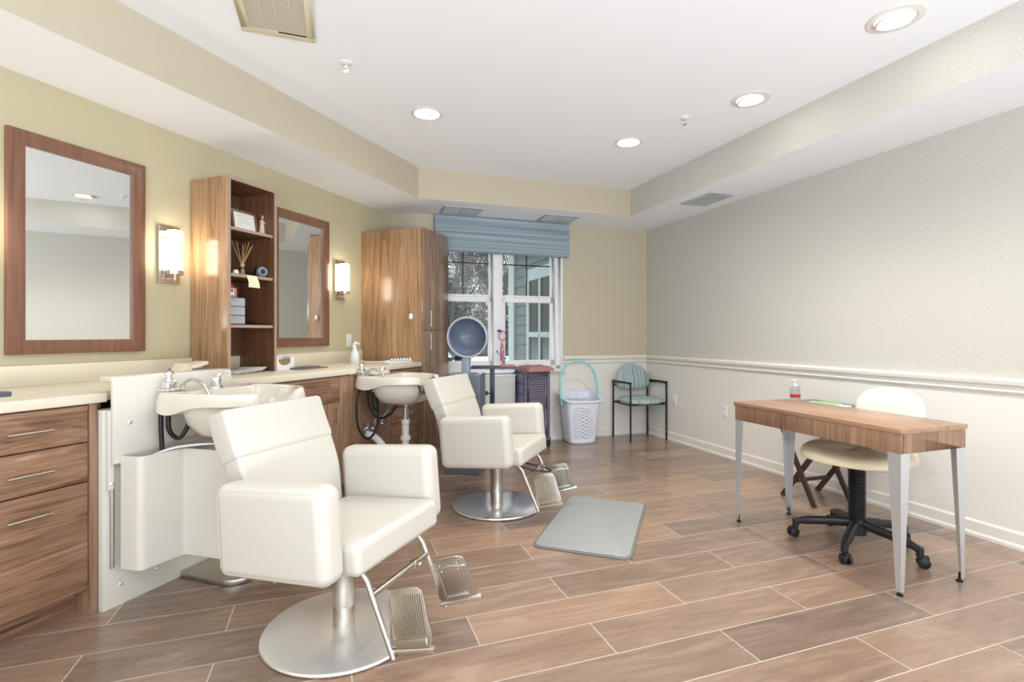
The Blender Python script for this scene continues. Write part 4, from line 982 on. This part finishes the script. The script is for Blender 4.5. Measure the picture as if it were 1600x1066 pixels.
# ------------------------------------------------------------------ desk and task chair
dk = thing('manicure_desk', 'narrow walnut laminate desk with tapered silver legs', 'desk', Rf(2.405, 1.610), ROT_R)
DW, DL = .455, 1.025
MB().box(0, DW, 0, DL, .735, .757).build('tabletop', 'desk_top', dk, bev=.0015)
ap = MB(); ap.box(.006, .024, .006, DL - .006, .645, .735).box(DW - .024, DW - .006, .006, DL - .006, .645, .735).box(.024, DW - .024, .006, .024, .645, .735).box(.024, DW - .024, DL - .024, DL - .006, .645, .735)
ap.build('apron', 'walnut_v', dk, bev=.001)
for sx_, sy_ in ((0, 0), (1, 0), (0, 1), (1, 1)):
    l = MB(); x0 = .008 if sx_ == 0 else DW - .008; y0 = .008 if sy_ == 0 else DL - .008; dx = 1 if sx_ == 0 else -1; dy = 1 if sy_ == 0 else -1
    def Lring(wd, z, off=0.):
        t_ = .004; return [(x0 + dx * off, y0 + dy * off, z), (x0 + dx * (off + wd), y0 + dy * off, z), (x0 + dx * (off + wd), y0 + dy * (off + t_), z), (x0 + dx * (off + t_), y0 + dy * (off + t_), z), (x0 + dx * (off + t_), y0 + dy * (off + wd), z), (x0 + dx * off, y0 + dy * (off + wd), z)]
    l.loft([Lring(.022, .02), Lring(.060, .648)]); lo_ = l.build('leg', 'alu', dk, smooth=False)
    q = MB(); q.lathe([(0, 0), (.014, 0), (.014, .006), (.006, .010), (.005, .045), (0, .045)], 16, (x0 + dx * .014, y0 + dy * .014, 0)); q.build('levelling_foot', 'rubber', lo_)
tch = thing('task_chair', 'cream padded swivel task chair on black castors behind the desk', 'chair', (1.935, 2.89, 0), 0)
HUB = (0, 0)
bs = MB(); bs.lathe([(0, .07), (.045, .07), (.05, .10), (.045, .155), (.03, .16), (0, .16)], 24); base = bs
angs = [math.radians(a) for a in (152, 226, 298, 8, 80)]
for i, a in enumerate(angs):
    l = MB(); dx, dy = math.cos(a), math.sin(a)
    l.tube(crv([(dx * .03, dy * .03, .13), (dx * .15, dy * .15, .118), (dx * .27, dy * .27, .098), (dx * .302, dy * .302, .082)], 4), [.027] * 4 + [.024] * 4 + [.019] * 4 + [.015], 12)
    l.cyl((dx * .302, dy * .302, .055), (dx * .302, dy * .302, .10), .017, 14); lg = l.build('leg', 'darkbase', tch)
    c_ = MB(); px_, py_ = -dy, dx
    ca = a + .7; ex, ey = math.cos(ca), math.sin(ca)
    cx_, cy_ = dx * .305 + ex * .012, dy * .305 + ey * .012
    for sg in (-1, 1):
        c_.M = T(cx_ - ey * sg * .014, cy_ + ex * sg * .014, .027) @ Rz(ca) @ Rx(PI / 2); c_.lathe([(0, .011), (.022, .010), (.027, .006), (.027, -.006), (.022, -.010), (0, -.011)], 20)
    c_.M = T(cx_, cy_, .036) @ Rz(ca); c_.rbox(-.024, .024, -.012, .012, -.004, .026, .008); c_.build('castor', 'rubber', lg)
base.build('hub', 'darkbase', tch)
bl = MB(); pr = []
for i in range(24):
    z = .155 + i * .0132; pr += [(.036, z), (.044, z + .004), (.044, z + .007), (.036, z + .0115)]
pr += [(.03, .475), (0, .475)]; bl.lathe(pr, 28); bl.build('bellows', 'darkbase', tch, ang=25)
def supel(a, b, n, N=48, e=2.6):
    out = []
    for i in range(N):
        t_ = 2 * PI * i / N; c, s_ = math.cos(t_), math.sin(t_)
        out.append((a * math.copysign(abs(c) ** (2 / e), c), b * math.copysign(abs(s_) ** (2 / e), s_)))
    return out
fdir = math.atan2(-.49, -.87)
st = MB(); st.M = Rz(fdir) @ T(.022, .012, 0)
rings = []
for k, (sc, z) in enumerate(((.3, .478), (.86, .480), (.955, .488), (.995, .503), (1., .515), (.975, .532), (.90, .546), (.7, .556), (.4, .558), (.02, .556))):
    ring = []
    for (x, y) in supel(.250, .262, 0): ring.append(Vector((x * sc, y * sc, z + (.012 * (abs(y) / .26) ** 2 if z > .52 else 0) - (.014 * max(0, x / .25) ** 2 if z > .5 else 0))))
    rings.append(ring)
st.loft(rings); st.build('seat', pmat('shaded_seat_vinyl', (232, 220, 190), .35), tch, ang=60)  # seat beige darkened in its colour for the shade that falls there
sm_ = MB(); sm_.M = Rz(fdir); sm_.rbox(-.11, .11, -.07, .07, .462, .480, .004); sm_.tube([(.0, -.05, .468), (-.03, -.19, .462)], .005, 8); sm_.rbox(-.05, -.015, -.24, -.18, .455, .468, .004); sm_.tube(crv([(-.08, 0, .47), (-.30, 0, .47), (-.37, 0, .52), (-.38, 0, .66)], 5), .011, 10, flat=.6); sm_.build('tilt_mechanism', 'darkbase', tch)
bk = MB(); bk.M = Rz(fdir) @ T(-.375, 0, .735)
def backring(sc, off):
    ring = []
    for (y, z) in supel(.184, .135, 0, 48, 2.3):
        zz = z * sc; yy = y * sc; ring.append(Vector((off + .35 * yy * yy * 2.2 - .10 * zz, yy, zz)))
    return ring
bk.loft([backring(.5, .034), backring(.88, .030), backring(.97, .018), backring(1., .0), backring(.98, -.012), backring(.9, -.018), backring(.5, -.018)]); bk.build('backrest', pmat('ivory_vinyl', (246, 240, 226), .35), tch, ang=60)

# folding tray table between desk and wall
tt = thing('folding_tray_table', 'dark brown folding tray table between the desk and the right wall', 'table', Rf(3.06, 2.40), ROT_R)
MB().rbox(0, .46, 0, .62, .665, .683, .006).build('tray_top', 'slate', tt)
for x in (.06, .40):
    for (ya, yb) in ((.54, .05), (.25, .60)):
        l = MB(); l.M = T(x + (.012 if ya > .5 else -.012), 0, 0)
        P0, P1 = Vector((0, ya, 0)), Vector((0, yb, .664)); d = (P1 - P0).normalized(); nx = Vector((0, -d.z, d.y)) * .016; tx = Vector((.0095, 0, 0))
        l.loft([[p + nx + tx, p - nx + tx, p - nx - tx, p + nx - tx] for p in (P0 + Vector((0, 0, .0)), P1)]); l.build('leg', 'bronze', tt, smooth=False)
for y, z in ((.43, .12), (.06, .62), (.56, .62)): MB().box(.06, .40, y, y + .022, z, z + .022).build('crossbar', 'bronze', tt, bev=.001)
sz = thing('pump_bottle', 'clear hand sanitizer pump bottle behind the far end of the desk', 'bottle', Rf(3.27, 2.955, .684), ROT_R)
MB().lathe([(0, 0), (.034, 0), (.036, .008), (.036, .085), (.030, .105), (.014, .115), (.014, .118), (0, .118)], 24).build('bottle_body', 'clear', sz)
MB().lathe([(.0365, .03), (.0368, .03), (.0368, .055), (.0365, .055)], 24, a0=PI * .9, a1=PI * 1.9).build('label_band', 'red', sz)
p_ = MB(); p_.lathe([(.0, .113), (.016, .113), (.016, .128), (.006, .134), (.005, .155), (0, .155)], 16); p_.rbox(-.035, .012, -.010, .010, .152, .162, .003); p_.build('pump_head', 'plastic_w', sz)
def tcard(name, mat, u, v_, w_, l_, z, label, cat, h=.004, rot=0.):
    m = MB(); m.rbox(-w_ / 2, w_ / 2, -l_ / 2, l_ / 2, 0, h, .0015); return tag(m.build(name, mat, loc=Rf(u, v_, z), rot=ROT_R + rot), label, cat)
tcard('magazine', 'paper', 3.24, 2.70, .21, .28, .684, 'white booklet lying on the folding tray table', 'booklet', .012, .1)
tcard('leaflet', 'green', 3.30, 2.72, .13, .16, .6965, 'green leaflet on top of the white booklet', 'leaflet', .004, .2)
tcard('remote_control', 'ink', 3.22, 2.505, .05, .09, .684, 'dark remote lying at the near end of the folding tray table', 'remote', .015)

# ------------------------------------------------------------------ striped armchair in the corner
ac = thing('armchair', 'black framed armchair with striped blue green seat and back in the corner', 'chair', Rf(3.313, 5.10), ROT_R)
for sx_ in (-1, 1):
    x = sx_ * .232
    l = MB(); l.tube(round3 := crv([(x, -.185, 0.012), (x, -.185, .30), (x, -.185, .585), (x, -.178, .628), (x, -.14, .645), (x, .05, .640), (x, .20, .632)], 4), .0105, 10); l.build('front_leg', 'black_metal', ac)
    l = MB(); l.tube([(x, .185, .012), (x, .185, .645)], .0105, 10); l.build('rear_leg', 'black_metal', ac)
    l = MB(); l.rbox(x - .016, x + .016, -.19, .20, .640, .658, .008); l.build('arm_pad', 'black_metal', ac)
    for y in (-.185, .185): MB().lathe([(0, 0), (.013, 0), (.013, .014), (0, .014)], 12, (x, y, 0)).build('glide', 'rubber', ac)
fr_ = MB()
for y in (-.18, .185): fr_.tube([(-.232, y, .405), (.232, y, .405)], .009, 8)
for x in (-.232, .232): fr_.tube([(x, -.185, .405), (x, .185, .405)], .009, 8)
fr_.tube(crv([(-.232, .185, .60), (-.12, .20, .60), (.12, .20, .60), (.232, .185, .60)], 4), .008, 8); fr_.build('seat_frame', 'black_metal', ac)
s_ = MB(); rings = []
for sc, z in ((.3, .415), (.92, .418), (1., .432), (.99, .448), (.93, .462), (.7, .470), (.02, .472)):
    rings.append([Vector((x * sc, y * sc - .015, z - .01 * max(0, -y / .22))) for x, y in supel(.225, .205, 0, 40, 3.2)])
s_.loft(rings); s_.build('seat', 'chair_fab', ac, ang=60)
bk = MB(); rings = []
D = [(x, z) for x, z in crv([(a_, b_, 0) for a_, b_ in ((0, -.125), (.13, -.115), (.205, -.08), (.218, -.01), (.185, .08), (.11, .15), (0, .175), (-.11, .15), (-.185, .08), (-.218, -.01), (-.205, -.08), (-.13, -.115))], 4, True) for x, z in ((0, 0),)] if False else [(p.x, p.y) for p in crv([(a_, b_, 0) for a_, b_ in ((0, -.125), (.13, -.115), (.205, -.08), (.218, -.01), (.185, .08), (.11, .15), (0, .175), (-.11, .15), (-.185, .08), (-.218, -.01), (-.205, -.08), (-.13, -.115))], 4, True)]
for sc, off in ((.5, -.028), (.93, -.024), (1., -.008), (1., .008), (.93, .020), (.5, .024)):
    rings.append([Vector((x * sc, .165 + off + .12 * z - .5 * x * x, .665 + z * sc)) for x, z in D])
bk.loft(rings); bk.build('backrest', 'chair_fab', ac, ang=60)

# ------------------------------------------------------------------ laundry basket
lb = thing('laundry_basket', 'white perforated laundry basket with teal handle against the back wall', 'basket', Rf(2.575, 5.14), ROT_R - .08)
def bring(z, k, rimz=False):
    a_ = .155 + .055 * k; b_ = .125 + .040 * k; N = 160; out = []
    for x, y in supel(a_, b_, 0, N, 4.0):
        out.append((x, y, z + ((.040 * (y / b_) + .0) if rimz else 0)))
    return out
m_b = MB(); NZ = 46; HB = .50; N = 160
grid = []
for i in range(NZ + 1):
    z = .012 + (HB - .012) * i / NZ; k = i / NZ; grid.append([Vector((x, y, z * (1 + .09 * (y / .17) * k))) for x, y, _ in bring(z, k)])
vs = [p for r_ in grid for p in r_]; fs = []
for i in range(NZ):
    for j in range(N):
        fs.append((i * N + j, i * N + (j + 1) % N, (i + 1) * N + (j + 1) % N, (i + 1) * N + j))
hole_v = []; hole_f = []; keep = []
for idx, f in enumerate(fs):
    i, j = idx // N, idx % N
    q = (j % 24); corner_gap = q < 3 or q >= 21
    ishole = 3 <= i <= NZ - 8 and not (((j + 20) % 40) < 6 or ((j + 20) % 40) >= 35) and ((i % 2 == 0 and (j % 2 == (i // 2) % 2)))
    if not ishole: keep.append(f); continue
    P = [vs[k] for k in f]; c = sum(P, Vector()) / 4; inner = [c + (p - c) * .86 for p in P]; o = len(vs); vs += inner
    for e in range(4): keep.append((f[e], f[(e + 1) % 4], o + (e + 1) % 4, o + e))
m_b.add(vs, keep); m_b.add(bring(.012, 0) , [tuple(range(160))])
MAT['basket_w'] = pmat('cool_white_plastic', (226, 230, 240), .35)
bo = m_b.build('basket_body', 'basket_w', lb, smooth=False)
so_ = bo.modifiers.new('thickness', 'SOLIDIFY'); so_.thickness = .003
rm = MB(); top = grid[-1]
rm.tube([Vector((p.x * 1.03, p.y * 1.03, p.z + .002)) for p in top[::2]], .014, 8, closed=True, flat=.7); rm.build('rim', 'basket_w', lb)
bt = MB(); bt.loft([[Vector((x * s_, y * s_, z)) for x, y, _ in bring(0, 0)] for s_, z in ((.93, .001), (1., .012), (1.01, .024))], cap=(True, False)); bt.build('foot_band', 'basket_w', lb)
hd = MB(); hd.tube(crv([(-.225, -.04, .42), (-.240, -.02, .62), (-.215, .0, .76), (-.13, .01, .86), (-.01, .01, .89), (.10, .0, .85), (.175, -.01, .74), (.205, -.02, .52)], 6), .012, 10, flat=1.0)
hd.build('carry_handle', 'teal', lb)
ln = MB(); rr = random.Random(3)
for i in range(34): ln.ball((rr.uniform(-.10, .10), rr.uniform(-.07, .07), .06 + .009 * i), .06, 6, (1.1, .9, .6))
tag(ln.build('laundry_pile', pmat('dark_laundry', (92, 76, 78), .95), loc=Rf(2.575, 5.14), rot=ROT_R - .08), 'pinkish laundry seen through the holes of the white basket', 'laundry', kind='stuff')

# ------------------------------------------------------------------ trolley with towel
tr_ = thing('storage_trolley', 'plum grey louvred storage trolley on castors left of the laundry basket', 'trolley', Rf(1.865, 4.985), ROT_R)
TW, TD, TH = .285, .31, .80
b_ = MB(); b_.box(.012, TW - .012, .012, TD - .012, .09, TH - .02).box(0, TW, 0, TD, TH - .02, TH).box(-.008, TW + .008, -.008, TD + .005, .075, .105)
for x in (0, TW - .03):
    for y in (0, TD - .03): b_.box(x, x + .03, y, y + .03, .1, TH - .02)
b_.build('body', 'plum', tr_, bev=.002)
for z0, z1 in ((.44, .765), (.115, .425)):
    d = MB(); x0, x1 = .034, TW - .034
    for a_, b2__, c_, e_ in ((x0, x0 + .022, z0, z1), (x1 - .022, x1, z0, z1), (x0, x1, z0, z0 + .022), (x0, x1, z1 - .022, z1)): d.box(a_, b2__, -.002, .014, c_, e_)
    do = d.build('louvre_door', 'plum', tr_, bev=.001); sl = MB(); n = 11
    for i in range(n):
        z = z0 + .026 + (z1 - z0 - .05) * i / n; hh = (z1 - z0 - .05) / n
        sl.add([(x0 + .02, -.001, z), (x1 - .02, -.001, z), (x1 - .02, .012, z + hh), (x0 + .02, .012, z + hh), (x0 + .02, .004, z), (x1 - .02, .004, z)], [(0, 1, 2, 3), (0, 4, 5, 1), (4, 3, 2, 5), (0, 3, 4), (1, 5, 2)])
    sl.build('slats', 'plum', do, smooth=False)
for i in range(6):
    z = .13 + i * .108; MB().rbox(-.006, .008, .034, TD - .034, z, z + .10, .003).build('side_drawer', 'plum_l', tr_)
for x in (.02, TW - .01):
    for y in (.02, TD - .02):
        c_ = MB(); c_.M = T(x, y, .027) @ Rz(.5) @ Rx(PI / 2)
        c_.lathe([(0, .016), (.02, .015), (.0265, .008), (.0265, -.008), (.02, -.015), (0, -.016)], 18); c_.M = T(x, y, 0); c_.rbox(-.018, .018, -.014, .014, .04, .076, .005); c_.build('castor', 'rubber', tr_)
def towel(w_, d_, h_, seed):
    rr = random.Random(seed); m = MB(); nx, ny = 22, 18; top = []; 
    for i in range(nx + 1):
        row = []
        for j in range(ny + 1):
            x = w_ * (i / nx - .5); y = d_ * (j / ny - .5); e = min(i, nx - i, j, ny - j)
            z = h_ * (1 - math.exp(-e * .9)) * (.88 + .12 * math.sin(i * .30 + 1.1 * math.sin(j * .35)) ** 2) + .006
            row.append(Vector((x + .006 * math.sin(j * 1.3), y + .006 * math.sin(i), z)))
        top.append(row)
    vs = [p for r in top for p in r]; k = ny + 1; n0 = len(vs); vs += [Vector((p.x, p.y, .0)) for p in vs]
    fs = []
    for i in range(nx):
        for j in range(ny): a = i * k + j; fs += [(a, a + k, a + k + 1, a + 1), (n0 + a, n0 + a + 1, n0 + a + k + 1, n0 + a + k)]
    for i in range(nx): a = i * k; fs.append((a, n0 + a, n0 + a + k, a + k)); a = i * k + ny; fs.append((a, a + k, n0 + a + k, n0 + a))
    for j in range(ny): a = j; fs.append((a, a + 1, n0 + a + 1, n0 + a)); a = nx * k + j; fs.append((a, n0 + a, n0 + a + 1, a + 1))
    m.add(vs, fs); return m
tw = towel(.31, .33, .055, 1)
tag(tw.build('folded_towel', 'pink_towel', loc=Rf(2.02, 5.10, .801), rot=ROT_R + .12, ang=80), 'dusty pink towel folded on top of the trolley', 'towel')

# ------------------------------------------------------------------ hood dryer, tray stand, heater under the window
Yd = 4.40
dr = thing('hood_dryer', 'blue grey bowl hood dryer on a rectangular post before the window', 'hair dryer', (-.382, Yd, 0), -.12)   # local -y faces the camera
MB().rbox(-.19, .12, -.06, .22, .0, .845, .01).build('cabinet', 'slate', dr)
MB().rbox(-.060, .010, .04, .10, .83, .995, .01).build('post', pmat('post_grey', (150, 160, 178), .35, .3), dr)
h = MB(); h.M = T(0, .04, 1.165) @ Rx(PI / 2 + .12)
h.lathe([(.165, .05), (.176, .046), (.180, .035), (.176, .0), (.16, -.06), (.12, -.11), (.06, -.135), (0, -.14)], 48); h.build('hood_shell', pmat('hood_grey', (140, 148, 158), .35, .3), dr)
h = MB(); h.M = T(0, .04, 1.165) @ Rx(PI / 2 + .12)
h.lathe([(.165, .05), (.158, .046), (.155, .02), (.14, -.05), (.10, -.095), (.05, -.115), (0, -.118)], 48); h.build('hood_lining', 'bowl_dryer', dr)
h = MB(); h.M = T(0, .04, 1.165) @ Rx(PI / 2 + .12); h.tube([(.170 * math.cos(2 * PI * i / 48), .170 * math.sin(2 * PI * i / 48), .048) for i in range(48)], .009, 8, closed=True); h.build('hood_rim', 'grey_p', dr)
h = MB(); h.M = T(0, .04, 1.165) @ Rx(PI / 2 + .12)
for i in range(16):
    a_ = i * 2.4; r_ = .012 + .003 * i; h.ball((r_ * math.cos(a_), r_ * math.sin(a_), -.108 + r_ * .25), .006, 5)
h.build('air_grille', 'chrome', dr)
kn = MB()
for x in (-.14, -.10, .095, .115): kn.lathe([(0, .845), (.012, .845), (.012, .86), (0, .862)], 12, (x, .0, 0))
kn.build('knob', 'grey_p', dr)
ts = thing('salon_tray_stand', 'dark metal tray stand with T shaped top, coloured blue for window flare', 'tray stand', (-.180, 4.70, 0), 0)
MB().rbox(-.19, .215, -.10, .10, .876, .888, .005).build('tray', 'slate_d', ts)
tl_ = MB(); tl_.rbox(-.195, .22, -.105, -.097, .876, .896, .003); tl_.rbox(-.195, .22, .097, .105, .876, .896, .003); tl_.build('tray_lip', 'slate_d', ts)
MB().rbox(-.022, .022, -.014, .014, .05, .876, .004).build('post', 'slate_d', ts)
k_ = MB(); k_.tube([(-.022, 0, .648), (-.05, 0, .648)], .006, 8)
for i in range(6): a_ = i * PI / 3; k_.ball((-.052, .014 * math.cos(a_), .65 + .014 * math.sin(a_)), .009, 6)
k_.ball((-.052, 0, .65), .012, 6); k_.build('clamp_knob', 'slate_d', ts)
b_ = MB()
b_.lathe([(0, 0), (.13, 0), (.13, .01), (.05, .022), (.03, .055), (0, .055)], 32)
b_.build('stand_base', 'slate_d', ts)
cl = towel(.13, .10, .018, 3)
tag(cl.build('face_cloth', 'pink_towel', loc=(-.04, 4.70, .889), rot=.2, ang=80), 'small crumpled pink cloth at the right end of the tray stand', 'cloth')
ht = thing('window_heater', 'white heater cover box below the window', 'heater', Rf(1.10, 5.345, 0), ROT_R)
MB().rbox(0, .735, -.16, -.001, .06, .745, .006).build('casing', pmat('heater_white', (206, 208, 202), .45), ht); MB().box(.02, .715, -.14, -.01, .0, .06).build('plinth', 'slate', ht)
MB().rbox(-.005, .74, -.165, -.001, .745, .757, .003).build('top_ledge', 'plastic_w', ht)
# pink ornament on the sill
po_ = thing('pink_ornament', 'pink bottle shaped ornament with purple flowers on the window sill', 'ornament', Rf(1.735, 5.325, .80), ROT_R)
MB().lathe([(0, .10), (.016, .10), (.018, .12), (.018, .24), (.012, .27), (.010, .29), (0, .292)], 16).build('bottle', 'pink', po_)
MB().lathe([(.0185, .215), (.0188, .215), (.0188, .235), (.0185, .235)], 16).build('band', 'brass', po_)
f_ = MB(); rr = random.Random(8)
for i in range(22): a_ = i * .6; f_.ball((.036 * math.cos(a_), -.005, .37 + .05 * math.sin(a_)), .006 + .003 * rr.random(), 5)
f_.build('bead_wreath', 'pink', po_)
f_ = MB(); f_.ball((-.035, -.005, .425), .018, 6, (1.5, .6, .8)); f_.ball((-.06, 0, .20), .010, 6); f_.tube(crv([(-.06, 0, .2), (-.03, 0, .17), (0, 0, .20)], 4), .002, 5); f_.ball((.035, 0, .125), .012, 6); f_.build('purple_bows', 'purple', po_)
f_ = MB(); f_.cyl((0, 0, .0), (0, 0, .10), .004, 8); f_.lathe([(0, 0), (.022, 0), (.022, .006), (0, .006)], 16); f_.tube([(0, 0, .29), (0, 0, .32)], .003, 6); f_.build('stem', 'tan', po_)
pw = MB(); pw.tube(crv([(0, 0, 0), (.006, -.004, -.12), (.0, 0, -.3), (.008, 0, -.45)], 5), .0022, 6)
tag(pw.build('blind_cord', 'plastic_w', loc=Rf(2.41, 5.335, 1.48), rot=ROT_R), 'thin white cord hanging at the right side of the window', 'cord')
